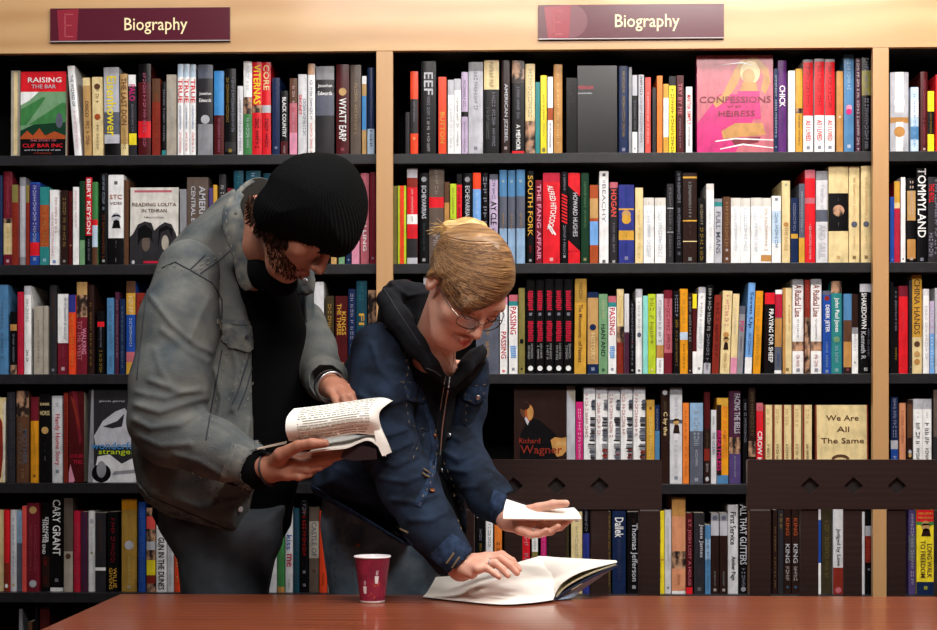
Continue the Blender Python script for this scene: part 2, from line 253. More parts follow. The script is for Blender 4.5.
# ---------------------------------------------------------------- books
# x0 x1 top [lean px] | colour, bands a-b:colour | lettering (TEXT @from-to colour size) ; ~ is print too small to read | look
BOOKS = {
('top', 'left'): '''
74.8 82 66 7.5|white|THE WIZARD OF @.1-.45 slate .42;~9 @.5-.9 pink .4|leaning white book with grey lettering
84.8 92 78 2|tan 0-.1:cream|DISCO @.3-.5 brown .5;~5 @.55-.85 brown .6|
92.8 103 77 1|cream|o@.12 brown;~2 @.15-.3 brown .4;o@.5 rust;~4 @.6-.9 brown .25|cream book with a round brown mark
104 119.3 67 1|silver .5-.75:slate .85-1:black|Eisenhower @.1-.77 yellow .62|silver book with large yellow lettering
121 128.5 74 1|tan .85-1:cream|THE LAST DON @.05-.62 brown .75;~5 @.65-.9 olive .5|
129.5 137 75 1|charcoal 0-.14:white .72-.86:yellow|PALO @.12-.32 magenta .8;~12 @.36-.7 silver .35|dark book with magenta lettering and a yellow band
138.5 151 64|oxblood 0-.2:black .62-.8:red|~14 @.1-.9 pink .3|glossy dark red book
152.5 160.5 79|brick 0-.3:brown|~12 @.2-.9 rust .4|
162 166 82|black .92-1:teal|~12 @.1-.8 silver .5|thin black book with a teal foot
167 176.5 75|greige|~12 @.15-.8 silver .35|
177.5 183.3 64|white 0-.14:iceblue|TRUE @.16-.42 red .8;~12 @.45-.7 blue .5;~6 @.74-.95 red .4|G three matching white books with red lettering
183.7 189.3 64|white 0-.14:iceblue|TRUE @.16-.42 red .8;~12 @.45-.7 blue .5;~6 @.74-.95 red .4|G three matching white books with red lettering
189.7 195.4 64|white 0-.14:iceblue|TRUE @.16-.42 red .8;~12 @.45-.7 blue .5;~6 @.74-.95 red .4|G three matching white books with red lettering
198 213 65|charcoal 0-.15:slate .65-1:gray|H Jonathan @.3-.34 white;H Edwards @.37-.41 white;o@.6 silver|
214 224 71|oxblood 0-.52:azure|~12 @.56-.95 pink .4|book with blue upper half and dark red lower half
225 236 69|black .84-.95:charcoal|~13 @.1-.62 gold .3 -.25;~12 @.1-.72 silver .3 .25;q@.94 gold|
237.5 243 86|ltgray|~10 @.2-.9 slate .4|
243.5 252 61|white .38-.56:photo .56-1:green|~5 @.05-.3 silver .5;~8 @.6-.92 white .5|white book with photo and green lower half
252.3 262 62|red .46-.54:photo|VITERNAS @.03-.45 yellow .75;~6 @.6-.9 black .5|bright red book with yellow lettering
262.4 271 62 .5|red .46-.54:silver|CORE @.03-.3 cream .7;~7 @.6-.9 black .5|
272.5 280 78|navy|~12 @.1-.8 violet .3;q@.9 silver|
281 288 91|black .78-1:oxblood|BLACK COUNTRY @.1-.72 white .55;~3 @.85-.97 white .6|short black book with white lettering and red foot
289.5 297 78|brown .32-.7:rose .7-1:pink|~9 @.1-.8 silver .35|
298 307 74|ltgray|SECRET @.25-.5 red .3 -.25;~11 @.3-.75 slate .4 .2|
308 315 64|white 0-.12:photo|~12 @.18-.6 slate .6;~8 @.65-.95 red .4|
316 334 66|charcoal 0-.15:gray .3-.55:slate|H Jonathan @.2-.245 white;H Edwards @.28-.325 white|
336 349 64|oxblood|o@.3 tan;WYATT EARP @.37-.84 white .55;q@.93 rose|dark red book with a round tan emblem
350.5 361 65|taupe|~10 @.2-.75 tan .35|
362 366.5 76|tan 0-.1:white .25-.68:azure||
367.5 374.5 68|navy .7-1:iceblue|~9 @.1-.9 blue .4|
''',
('top', 'middle'): '''
405.5 409.5 112|charcoal||
410.3 418 71|vermilion .33-.74:charcoal|~10 @.36-.6 silver .6;q@.8 cream|
421 436 61|black|EEF @.12-.36 silver .6;~7 @.38-.62 silver .55;~8 @.64-.95 white .6|black book with large silver lettering
438.5 446.5 77|vermilion|BUTTON @.45-.85 gold .55|
448 454 80|white 0-.2:silver|~11 @.25-.9 silver .5|
454.3 461 79|white 0-.15:silver|~11 @.25-.9 slate .35|
461.5 468 72|lilac .48-.54:black|~7 @.1-.4 slate .5;~9 @.6-.95 slate .3|
468.5 483 62|silver 0-.1:gray|~8 @.08-.5 slate .5;q@.93 slate|
484 499 60|black 0-.31:cream|~5 @.02-.28 brown .8;~14 @.34-.9 silver .5 .15;~10 @.5-.85 gray .25 -.25|black book with a cream patterned top
501.5 510 60|espresso|AMERICAN JEZEBEL @.25-.87 silver .5;q@.93 white|dark brown book with pale lettering
512 524.5 60|black 0-.24:photo .96-1:red|~10 @.28-.62 silver .35;A MEMOIR @.68-.95 white .35|black book with a portrait at the top
525.5 535 64|cream .63-1:photo|~10 @.06-.58 gray .6 0;~4 @.9-.97 white .4|
535.5 540 82|teal||
540.7 547 75|yellow|~8 @.25-.75 olive .35;o@.94 olive|
547.7 553 77|white .4-.56:rust|~9 @.6-.9 black .4|
553.8 562.5 64|caramel|~8 @.1-.9 cream .3|
566.5 577 78|black|~5 @.1-.9 charcoal .3|
619 628.5 66|navy|~7 @.06-.3 gold .5;~12 @.34-.8 gold .35;q@.95 silver|navy book with gold lettering
629 632 67|gray||
632.5 637.5 75|black 0-.26:silver .72-1:white|~9 @.32-.68 silver .4;q@.93 slate|
638.5 644 75|silver|~5 @.02-.24 black .6;~10 @.28-.85 slate .5|
645.5 651 77|coral|~12 @.2-.85 white .4|
652.5 656 88|charcoal||
657 662.5 76|orange||
663.5 668.7 84|white 0-.2:gold .76-1:gold|~7 @.35-.7 gray .4|
669.3 676 76|black .12-1:yellow|~10 @.16-.95 brown .55|
677 684 75|oxblood|TRY BY ME @.1-.5 rose .55;~6 @.55-.9 silver .3|
686 692.3 87|white|MARTHA @.12-.34 red .7;SIMPLY @.36-.57 red .6;~9 @.6-.88 black .5|white book with red lettering
773.8 778 69|navy|~14 @.08-.8 white .5;q@.93 white|
778.5 787 60|purple|CHICK @.27-.5 white .7;~5 @.55-.78 violet .5|purple book with bold white lettering
788.3 795 71|white|~8 @.1-.45 silver .4|
795.5 802.5 69|gold .47-.53:photo|~9 @.55-.9 brown .3|
803.7 813.5 59|white 0-.03:gray .03-.6:red|~7 @.08-.5 oxblood .5;AS I LIVED @.65-.87 red .5;q@.94 slate|G three matching red and white books
814.6 824.3 59|white 0-.03:gray .03-.6:red|~7 @.08-.5 oxblood .5;AS I LIVED @.65-.87 red .5;q@.94 slate|G three matching red and white books
825.3 835 59|white 0-.03:gray .03-.6:red|~7 @.08-.5 oxblood .5;AS I LIVED @.65-.87 red .5;q@.94 slate|G three matching red and white books
836.8 843.5 71|caramel|q@.56 white|
844.5 854.5 54|steel|~6 @.08-.35 iceblue .4;o@.54 pink;o@.58 magenta;q@.93 white|tall steel blue book with a pink spot
856 861 58|plum|~18 @.02-.95 white .6|
862 871.5 57|black .14-.4:olive|~20 @.01-.95 silver .75;~12 @.15-.4 lime .3 .2|
''',
('top', 'right'): '''
890.5 909 72|silver .56-.63:caramel|r@.0-.5 white .45;o@.38 white;r@.62-1 white .4;o@.74 caramel|silver grey book with a pale round seal
911 919 87|iceblue .2-.45:white .6-.8:steel|~6 @.1-.9 azure .35|pale blue and white book
920.5 927.5 72|oxblood|~14 @.1-.9 rose .4;q@.96 white|
928 934.5 91|yellow .33-.7:black|~8 @.36-.68 gold .5|
935.5 944 75|red||
''',
('second', 'left'): '''
-5 2 175|navy||
3 11.7 171|maroon .5-.55:photo .55-.88:cream|~9 @.05-.45 rose .4;~4 @.6-.85 gold .3;q@.95 white|
12.5 18.5 185|brick 0-.22:olive|~9 @.3-.9 rust .4|
19 25 177|gray .1-.9:silver|~3 @.3-.6 white .3|
25.5 29 185|brick 0-.22:olive||
29.5 39 182|blue .02-.6:indigo .72-.88:red|~13 @.04-.7 white .5;q@.92 silver|
40 49 187|teal .23-.76:rust|~7 @.25-.74 tan .7;q@.93 iceblue|teal book with an ornate reddish band
50 59 190|white|~9 @.1-.55 rose .35 .2;~9 @.3-.85 pink .35 -.2;q@.95 blue|white book with pink script
60 67.5 190|espresso|~10 @.1-.75 tan .5;q@.94 silver|
68 72.5 191|oxblood|q@.73 cream|
73 79 187|white|~10 @.05-.5 pink .4|
79.5 84.7 181|dkgreen .7-1:sage||
85 91.5 177|black 0-.66:red|BERT KEYSON @.02-.64 white .6;~6 @.7-.95 silver .3|red and black book with white lettering
92 97.5 182|green .45-.52:red .52-.78:iceblue .78-1:brown||
99.5 107 173|black|~12 @.02-.4 iceblue .5;~8 @.45-.9 rust .4;q@.95 white|
108.5 124 175|white .7-1:black|q@.09 black;H STC @.22-.27 rust;H VIDES @.3-.33 brown;c@.53 black;~4 @.73-.76 white .5;~4 @.78-.81 silver .5;~3 @.92-.96 white .6|thick white book with a cartoon figure
124.6 129 180|brown||
186.5 208 177|taupe|AMERICA @.1-.58 silver .3 .22;CENTRAL EUROPE @.1-.75 silver .2 -.2|wide taupe book with large pale capitals
208.8 212.8 188|violet||
213.2 217 185|gold||
218.5 225.5 174|charcoal|~4 @.12-.3 white .6|
227 233 188|maroon||
234 243.5 171|dkteal|~4 @.05-.5 teal .4|
246 260.5 171|dkteal|~4 @.02-.4 iceblue .3|
263 272.5 173|dkteal||
331 336.5 200|tan||
338.5 344.5 190|sage|~6 @.2-.8 white .4|
346 351 195|navy|q@.93 iceblue|
352 359.5 185|pink|~8 @.1-.8 rose .4|
360.5 368.8 173|rose|THE CALLING @.2-.85 white .45|
369.5 376 172|maroon|q@.93 silver|
''',
('second', 'middle'): '''
393 397.5 186|olive||
398 406.3 186|lime|r@0-1 vermilion .5|lime green book with an orange stripe
407 417.5 168|red 0-.1:silver .1-.2:brick .48-.58:white .73-.93:charcoal .93-1:silver|~9 @.22-.46 white .4;~3 @.5-.56 brown .7;~6 @.6-.7 rose .4|tall red and white banded book
419.5 428.5 173|black|o@.07 gray;ECHEVARRIAS @.14-.5 silver .5;~9 @.55-.85 slate .3;q@.95 white|G two matching black books with a round badge
429 444 168|taupe .3-.41:red|~3 @.02-.28 greige .3;~4 @.63-.95 silver .6|thick taupe book with a red square
444.5 449.5 182|caramel 0-.25:brown||
450.3 456.5 184|lime .44-1:black|~5 @.05-.38 olive .4|
456.8 462 174|black .12-.75:red|~8 @.15-.6 black .5|
463 472 173|black|o@.07 gray;ECHEVARRIAS @.14-.5 silver .5;~9 @.55-.85 slate .3;q@.95 white|G two matching black books with a round badge
473 481 173|skyblue 0-.18:vermilion|~8 @.22-.9 iceblue .4|
482 488 173|black|~7 @.04-.9 silver .75|
489.5 498 174|lilac 0-.06:slate|~5 @.06-.28 violet .5;AY CLE @.3-.56 black .7;~6 @.6-.9 slate .5|lilac book with black lettering
499.5 507 170|steel .28-.62:slate .62-1:ltsteel|q@.12 silver;~8 @.46-.64 gold .5|G three matching blue grey books
508 515.5 170|steel .28-.62:slate .62-1:ltsteel|q@.12 silver;~8 @.46-.64 gold .5|G three matching blue grey books
516.5 525 170|steel .28-.62:slate .62-1:ltsteel|q@.12 silver;~8 @.46-.64 gold .5|G three matching blue grey books
526.8 534 171|black|SOUTH FORK @.05-.7 gold .7;~3 @.8-.88 red .5;q@.96 white|
535.5 542.5 180|maroon|THE FANG AFFAIR @.05-.95 pink .6|
543 560 173|red 0-.1:crimson|ALFRED HITCHCOCK @.14-.62 white .34 0 bow;q@.95 white;h@.66 white|wide red book with curved white lettering
561 568 172|black|~6 @.03-.2 silver .5;s@.24-.56 red .8;~9 @.58-.95 silver .5;q@.92 white|
568.3 580 173|black 0-.14:red .86-1:red|t@.14-.26 red;u@.74-.86 red;HOWARD HUGHES @.22-.7 silver .4 .1|red and black book with slanted blocks
581 589 173|dkgreen|~12 @.1-.6 sage .35;q@.95 cream|dark green book
590 598.3 185|rust .17-.42:tan .46-.76:skyblue||orange book with tan and blue panels
599.5 608.7 171|white|q@.04 black;~1 @.1-.13 black .4;BEACHY @.14-.55 gray .4;q@.97 black|white book with widely spaced dark letters
610 618 182|charcoal 0-.07:rose|HOGAN @.09-.42 coral .7;~12 @.5-.85 silver .3;q@.97 white|
618.7 634 185|indigo .3-.32:gold .58-.7:gold|o@.38 tan;o@.44 gold;~5 @.04-.26 blue .6;~4 @.61-.67 brown .5;~5 @.73-.88 blue .6;q@.93 silver|indigo patterned book with gold medallion
635.2 643 188|cream|~7 @.3-.95 gold .3|
643.5 654 198|white 0-.12:ivory|~2 @.06-.1 slate .3;~10 @.2-.9 iceblue .5|G two matching short white books
654.8 665.8 198|white 0-.12:ivory|~2 @.06-.1 slate .3;~10 @.2-.9 iceblue .5|G two matching short white books
667 673.5 184|charcoal .3-.31:silver .6-.61:silver|~10 @.05-.9 gray .4|
675.5 682.5 171|black|~7 @.03-.35 silver .5;~14 @.4-.9 silver .6|
683 697 173|espresso .04-.06:gold .52-.535:gold .75-.76:cream|~10 @.1-.48 silver .3;~4 @.57-.6 tan .4;~4 @.64-.67 tan .5;~4 @.79-.82 tan .5;q@.95 silver|dark brown book with thin gold bands
698.5 705 198|black|~6 @.1-.4 cream .8;~7 @.45-.95 gold .6|
706.3 713.8 184|white 0-.08:ivory|~7 @.2-.8 iceblue .35|
714.3 722 199|silver 0-.05:gray .05-.12:teal|FULL MANS @.2-.85 slate .6|
723 730.5 197|brown|~9 @.08-.75 tan .5;q@.8 white;q@.93 white|
731 740.8 198|white 0-.13:ivory|~9 @.15-.8 iceblue .4|G four matching short white books
741 750.8 198|white 0-.13:ivory|~9 @.15-.8 iceblue .4|G four matching short white books
751 761 198|white 0-.13:ivory|~9 @.15-.8 iceblue .4|G four matching short white books
761.2 771.5 198|white 0-.13:ivory .87-.97:caramel|~9 @.15-.8 tan .35|
772 781 196|white .22-.7:iceblue|~9 @.25-.75 steel .5;q@.05 slate|
781.8 790 181|cream|q@.05 gray;o@.53 caramel;THE EAGLE @.56-.85 tan .4|
791 798 198|navy .55-.62:gold|~9 @.08-.5 silver .5|
798.8 804.5 184|slate .68-1:gold|~9 @.1-.6 iceblue .4|
805 815.3 170|red 0-.09:rose .3-.36:rose|~6 @.58-.7 white .6;~12 @.6-.95 white .55|bright red book with pale top
816.3 828 171|ltgray 0-.1:gray .42-.55:slate|~6 @.15-.4 silver .5;AND SAUL @.58-.95 silver .6|
828.8 848.5 166|cream .28-.67:black|o@.46 photo;~4 @.33-.36 silver .4;~5 @.58-.62 silver .5;q@.94 tan|thick cream book with a black portrait panel
849.3 859.8 166|cream|~14 @.12-.55 tan .4;o@.6 slate;~6 @.72-.85 tan .3;q@.94 brown|G two matching cream books with a grey cameo
861 871 166|cream|~14 @.12-.55 tan .4;o@.6 slate;~6 @.72-.85 tan .3;q@.94 brown|G two matching cream books with a grey cameo
''',
('second', 'right'): '''
890 894.3 197|blue|q@.95 silver|
895 900.7 181|crimson 0-.26:gold .26-.33:cream|~8 @.4-.9 rose .4|
901.4 906 177|white|q@.95 black|
907.5 916 178|black .15-.5:tan .72-.95:caramel|~5 @.03-.4 silver .5;q@.95 silver|
917.5 927.5 168|black|TOMMYLAND @.0-.73 white .85;q@.96 silver|black book with huge white capitals
928.5 939 177|charcoal|~14 @.03-.9 silver .35 .25;THE ROLL @.08-.3 red .5 -.2;~5 @.65-.95 silver .5 -.25|
''',
('third', 'left'): '''
-3 8.5 285|steel|~8 @.2-.8 slate .3|
10.5 17 312|black .2-.3:caramel .85-1:photo|~9 @.35-.8 silver .4|
17.8 23.7 292|crimson|~5 @.4-.8 rose .3|
24.2 31 286|white 0-.1:silver|~6 @.15-.4 gray .5;~3 @.72-.85 black .4|
34 43 306|greige|~6 @.2-.8 taupe .2|G two matching short beige books
43.4 48 306|greige||G two matching short beige books
49 56 285|charcoal|~7 @.1-.5 brown .4;q@.95 silver|
57.3 68 294|maroon 0-.61:white|~12 @.05-.55 slate .3 .2;~6 @.64-.8 rose .4;q@.93 white|white and maroon book
69 76 295|vermilion 0-.22:indigo|~12 @.25-.9 gold .6|orange red book with an indigo top
76.5 87 282|maroon 0-.14:tan .14-.38:photo|TO THE WEST @.42-.85 rose .45 -.2;WALKING @.5-.78 pink .4 .22|maroon book with a tan top and picture
88 94 285|espresso|~7 @.2-.9 gold .3|
97 104 311|black .17-.25:red|~10 @.25-.6 silver .7;~6 @.62-.95 gold .5|
107 114 298|steel|~9 @.1-.9 slate .4|
115 119 292|plum|~9 @.1-.8 silver .3|
120 125 299|navy|~7 @.1-.9 gray .4|
126 135.3 281|blue 0-.13:brown .13-.36:gold .76-.87:rose .87-1:gold|~3 @.16-.33 white .6;~9 @.4-.7 white .35|blue book with yellow bands
136.5 145 293|brick|~8 @.1-.9 oxblood .3|
305 313 285|iceblue .3-.5:gray|~7 @.3-.8 slate .4|
314 324 282|ltgray||tall plain pale grey book
325.5 334 296|olivedk|~9 @.1-.8 gold .5|
335.5 347.5 296|oxblood .85-.95:photo|THE THREE @.1-.5 gold .35 -.2;KINGS @.2-.5 gold .35 .2|
348.3 355.5 289|navy|~9 @.05-.9 silver .5|
356.3 367 281|dkteal|~3 @.02-.2 teal .5;FITZ @.35-.75 gold .5|
368 376 290|photo .5-.62:silver||
''',
('third', 'middle'): '''
398 410.5 279|maroon|~5 @.03-.6 rose .3|
412 421 284|charcoal||
423.5 431 276|ltgray|~5 @.1-.6 slate .3|
476 499 289|slate 0-.2:navy|~9 @.3-.8 gold .2;q@.95 silver|
500 507.5 297|white 0-.1:pink|PASSING @.45-.8 crimson .7;~3 @.2-.35 iceblue .7;q@.96 red|
509 517.7 295|white 0-.08:rose .08-.14:teal|PASSING @.15-.5 crimson .7;b@.64-.8 skyblue .7;q@.94 slate|G two matching white books with red lettering and blue patch
518.5 525 288|olive|o@.62 black;q@.94 black|
526.3 535 279|black|b@.12-.33 crimson .6;b@.44-.66 crimson .62;q@.37 silver;~6 @.68-.84 white .3 .15;~5 @.7-.84 white .3 -.2;o@.94 white|G five matching black books with red lettering
535.7 544.4 279|black|b@.12-.33 crimson .6;b@.44-.66 crimson .62;q@.37 silver;~6 @.68-.84 white .3 .15;~5 @.7-.84 white .3 -.2;o@.94 white|G five matching black books with red lettering
545.1 553.8 279|black|b@.12-.33 crimson .6;b@.44-.66 crimson .62;q@.37 silver;~6 @.68-.84 white .3 .15;~5 @.7-.84 white .3 -.2;o@.94 white|G five matching black books with red lettering
554.5 563.2 279|black|b@.12-.33 crimson .6;b@.44-.66 crimson .62;q@.37 silver;~6 @.68-.84 white .3 .15;~5 @.7-.84 white .3 -.2;o@.94 white|G five matching black books with red lettering
564 573 279|black|b@.12-.33 crimson .6;b@.44-.66 crimson .62;q@.37 silver;~6 @.68-.84 white .3 .15;~5 @.7-.84 white .3 -.2;o@.94 white|G five matching black books with red lettering
574.3 586 279 .8|gold 0-.25:mustard|~4 @.04-.22 brown .4;The Monuments @.27-.62 brown .35;of Names @.66-.88 brown .35|tall gold book with dark script
587.7 598.5 292|navy .07-.88:tan|o@.43 navy;HISTORY @.5-.83 cream .35;q@.94 iceblue|navy book with a tan panel
599 607.8 294|sage|~4 @.08-.3 cream .4;HAN AND @.38-.78 dkgreen .5;q@.95 dkgreen|sage green book
608.5 616.5 296|white 0-.08:rose .08-.14:teal|PASSING @.15-.5 crimson .7;b@.64-.8 skyblue .7;q@.94 slate|G two matching white books with red lettering and blue patch
617 624 289|brick 0-.44:cream .44-.63:photo|~6 @.08-.4 gold .5;~5 @.68-.9 coral .3|cream and brick red book with a portrait
624.4 629 294|ltgray .48-1:plum|~5 @.1-.4 white .4|
630 635 300|black|~10 @.05-.9 silver .4;q@.57 rose;q@.95 white|
636 642.7 289|white 0-.1:silver|~9 @.15-.5 gray .4;o@.54 slate;q@.96 black|
643 647.8 296|aqua||mint green book
648.3 656 294|lime|~5 @.05-.55 olive .7;q@.6 olive;q@.95 cream|bright yellow green book
656.7 663.8 294|ltgray .64-.8:caramel .8-1:white|~9 @.08-.6 slate .5;~5 @.83-.97 slate .5|
664.5 672.5 290|rose 0-.1:maroon .75-1:maroon|~9 @.1-.7 maroon .5|
673.5 679.5 291|black|~4 @.05-.3 silver .6;~2 @.35-.45 gold .7;~10 @.48-.9 caramel .5|
680 687.8 289|amber .51-.6:iceblue|~5 @.05-.4 mustard .5;~6 @.65-.95 brown .3|amber yellow book with a pale band
688.2 692.3 293|espresso|~9 @.05-.6 silver .6;q@.96 white|
692.8 697 294|oxblood 0-.18:yellow .72-1:white||
695.5 702.8 287 3.5|white 0-.07:silver|~4 @.1-.4 gray .4;~6 @.42-.7 iceblue .6;q@.94 slate|
703.5 710.5 285 3.5|black .88-1:silver|~9 @.04-.5 white .6;~7 @.55-.95 silver .5|
712 719 295 3|brick|~9 @.1-.8 oxblood .6|
720 729.5 291 3|cream|~7 @.05-.45 rose .6;o@.53 caramel;c@.65 espresso;~5 @.75-.95 tan .5|cream book with brown round marks
730 736.5 294 3|cream .8-1:pink|~7 @.1-.5 silver .4|
737 743 306 3|gray 0-.12:slate|POP @.22-.38 magenta .7;~7 @.45-.7 slate .5|grey book with magenta lettering
744.5 751.5 283 4|skyblue .82-1:white|Seven Up @.1-.5 navy .6;~5 @.55-.78 navy .4|sky blue book with dark lettering
753 760.5 291 3|amber|~12 @.08-.9 mustard .5|
764 774 293 1|black 0-.14:red|~9 @.2-.9 oxblood .3 -.28;PRAYING FOR SHEEP @.2-.86 white .45 .15|black book with a red top and white lettering
774.5 781.5 290 1|slate 0-.05:white .05-.33:crimson .34-.68:caramel .96-1:white|~6 @.1-.3 rose .4;~5 @.75-.9 blue .4|
783 792 288|cream|r@0-1 caramel .3 -.35;~7 @.2-.5 caramel .3 .2;q@.95 brown|
793 804 279|white 0-.06:gray .66-.76:photo|A Radical Line @.06-.4 brick .6;~8 @.42-.62 slate .3;~3 @.8-.92 rose .7;q@.96 slate|G two matching white books with dark red lettering
804.8 810 280|brick .4-1:photo|~5 @.05-.3 rose .4|
811 821.7 279|white 0-.06:gray .66-.76:photo|A Radical Line @.06-.4 brick .6;~8 @.42-.62 slate .3;~3 @.8-.92 rose .7;q@.96 slate|G two matching white books with dark red lettering
822.5 831 291|blue 0-.05:slate|o@.09 brick;DEREK JETER @.17-.5 white .6;~9 @.62-.92 iceblue .4;q@.97 silver|blue book with bold white lettering
831.8 842.3 281|teal 0-.13:photo|John Paul Jones @.18-.55 white .5;o@.63 sage;~4 @.7-.9 iceblue .4;q@.96 silver|teal book with white script
843.5 851.5 294|steel .33-.6:brown .6-.92:caramel .92-1:espresso|q@.95 rose|
852.3 858.5 294|white 0-.42:espresso .42-.5:gray|~7 @.05-.4 brown .6;q@.86 gray;~5 @.5-.7 silver .5|
860 871.5 284|black 0-.09:silver|SHAKEDOWN @.1-.5 white .45 -.15;Kenneth R @.53-.84 silver .42 -.2;~12 @.5-.8 silver .22 .25;q@.95 white|black book with large white capitals
''',
('third', 'right'): '''
890 893.5 282|black||
894 898.5 287|black|~7 @.05-.5 silver .5;~3 @.7-.85 gold .6|
899 908 286|red 0-.12:maroon|~8 @.3-.5 rose .3|plain bright red book
908.8 912 280|charcoal|q@.93 silver|
912.5 922.5 275|cream 0-.63:gold|CHINA HANDS @.04-.6 brown .6;o@.7 brown;o@.88 caramel;o@.8 tan|gold book with brown capitals
923.3 929.3 289|white 0-.08:ltgray|~8 @.2-.8 silver .5|
930 934.7 301|lilac .45-1:skyblue|~5 @.1-.9 white .4|
935.3 943 288|silver||
''',
('fourth', 'left'): '''
7 15 392|charcoal|~15 @.02-.9 slate .5|
16.3 28.5 391|brown 0-.28:photo|MOTHER @.42-.8 slate .4 .2;OF PEARLS @.35-.8 taupe .3 -.2;~3 @.85-.95 tan .7|
30 38 397|amber 0-.28:maroon|~10 @.35-.85 caramel .4;q@.92 brown|maroon and amber book
39 51 394|black|H DARK @.1-.13 cream;H HORSE @.19-.24 cream;o@.41 tan;~3 @.56-.58 silver .6;~3 @.63-.65 silver .6;~3 @.7-.75 silver .6;~4 @.93-.96 vermilion .8|black book with an oval portrait
52.3 62.7 396 .5|ltgray .0-.03:silver|Handy Home Story @.21-.8 crimson .6;~2 @.08-.15 slate .7;q@.87 slate|white book with dark red lettering
64 68.5 393|brick|~9 @.1-.8 oxblood .5|
''',
('fourth', 'middle'): '''
576 583 402|magenta|~12 @.08-.9 white .5|thin magenta book with white lettering
583.8 595.3 387|white 0-.07:silver|~8 @.07-.5 rose .35 -.25;p@.13-.24 slate .35;p@.31-.41 charcoal .5;p@.42-.56 slate .5;p@.58-.64 gray .6;p@.64-.8 brick .5;p@.8-1 slate .62|G five matching white books with strips of small pictures
596 607.7 387|white 0-.07:silver|~8 @.07-.5 rose .35 -.25;p@.13-.24 slate .35;p@.31-.41 charcoal .5;p@.42-.56 slate .5;p@.58-.64 gray .6;p@.64-.8 brick .5;p@.8-1 slate .62|G five matching white books with strips of small pictures
608.4 620.2 387|white 0-.07:silver|~8 @.07-.5 rose .35 -.25;p@.13-.24 slate .35;p@.31-.41 charcoal .5;p@.42-.56 slate .5;p@.58-.64 gray .6;p@.64-.8 brick .5;p@.8-1 slate .62|G five matching white books with strips of small pictures
620.8 632.7 387|white 0-.07:silver|~8 @.07-.5 rose .35 -.25;p@.13-.24 slate .35;p@.31-.41 charcoal .5;p@.42-.56 slate .5;p@.58-.64 gray .6;p@.64-.8 brick .5;p@.8-1 slate .62|G five matching white books with strips of small pictures
633.5 645.5 387|white 0-.07:silver|~8 @.07-.5 rose .35 -.25;p@.13-.24 slate .35;p@.31-.41 charcoal .5;p@.42-.56 slate .5;p@.58-.64 gray .6;p@.64-.8 brick .5;p@.8-1 slate .62|G five matching white books with strips of small pictures
646.5 654.5 400|gold 0-.08:mustard|q@.1 brown;~10 @.2-.9 cream .5|yellow gold book
655 659.7 405|navy .33-1:steel|~6 @.05-.3 silver .5|
661 669.3 388|espresso|o@.05 silver;~3 @.14-.24 olive .7;C by the @.25-.5 cream .6;~9 @.55-.9 brown .4|dark brown book with pale script
670 682.3 387|ltgray 0-.08:gray .34-.38:slate|~4 @.1-.3 silver .7;c@.42 espresso;~5 @.55-.9 silver .3;q@.94 slate|pale grey book with a portrait sketch
682.8 689 403|orange|~7 @.1-.9 rust .3|
690 703 403|slate 0-.35:ltsteel|~5 @.1-.5 gray .7;~6 @.58-.78 white .35;q@.95 silver|slate blue book with pale upper third
704.3 710.3 392|espresso 0-.4:oxblood .62-.75:brick|~6 @.45-.6 olive .7;~3 @.78-.88 white .5;o@.95 silver|
711 716.3 410|ltgray|~3 @.08-.2 gray .5;THE OCEAN @.3-.6 slate .6|
716.8 728.3 398|amber 0-.1:gold .1-.38:amber .9-1:steel|r@.08-.9 espresso .4 -.3;EAT A LAMINATE @.1-.7 orange .4 .2;BREATHLESS @.38-.85 magenta .4 -.28|amber and brown book with magenta lettering
729.5 741 391|plum .5-.68:photo .68-1:violet|FACING THE BELLS @.03-.46 silver .5 .2;~9 @.7-.92 silver .5|plum book with a face on it
743 747.5 399|black|~11 @.05-.5 silver .6|
748.5 755.5 387|espresso .56-.72:photo|~9 @.05-.5 olive .6;q@.8 skyblue|
756.3 763 403|red 0-.1:rose|~3 @.05-.25 rose .5;CROW KILLER @.35-.95 white .7|red book with bold white capitals
764 772 405|cream|r@0-1 brick .2 -.42;~3 @.05-.25 tan .4;~8 @.5-.95 brown .35|G five matching cream books with dark red edges
773 781.8 405|cream|r@0-1 brick .2 -.42;~3 @.05-.25 tan .4;~8 @.5-.95 brown .35|G five matching cream books with dark red edges
782.8 791.7 405|cream|r@0-1 brick .2 -.42;~3 @.05-.25 tan .4;~8 @.5-.95 brown .35|G five matching cream books with dark red edges
792.7 801.6 405|cream|r@0-1 brick .2 -.42;~3 @.05-.25 tan .4;~8 @.5-.95 brown .35|G five matching cream books with dark red edges
802.6 811.8 405|cream|r@0-1 brick .2 -.42;~3 @.05-.25 tan .4;~8 @.5-.95 brown .35|G five matching cream books with dark red edges
''',
('fourth', 'right'): '''
891 898.3 397|navy .5-.6:silver .6-1:blue|~8 @.02-.46 silver .6;~3 @.68-.85 white .6|navy book with blue lower half
900 906.3 403|peach|~9 @.1-.5 rust .5|
907 912.5 400|espresso .05-.45:brown|o@.62 silver;o@.66 tan|
913 922 399|white 0-.12:silver|~2 @.06-.09 black .8;~3 @.16-.22 black .6;~3 @.28-.5 black .6;~3 @.58-.72 black .6;~2 @.8-.9 gray .4|G two matching white books with black letters
922.8 932 399|white 0-.12:silver|~2 @.06-.09 black .8;~3 @.16-.22 black .6;~3 @.28-.5 black .6;~3 @.58-.72 black .6;~2 @.8-.9 gray .4|G two matching white books with black letters
933.5 943 390|charcoal 0-.5:taupe|~9 @.1-.5 gray .4|
''',
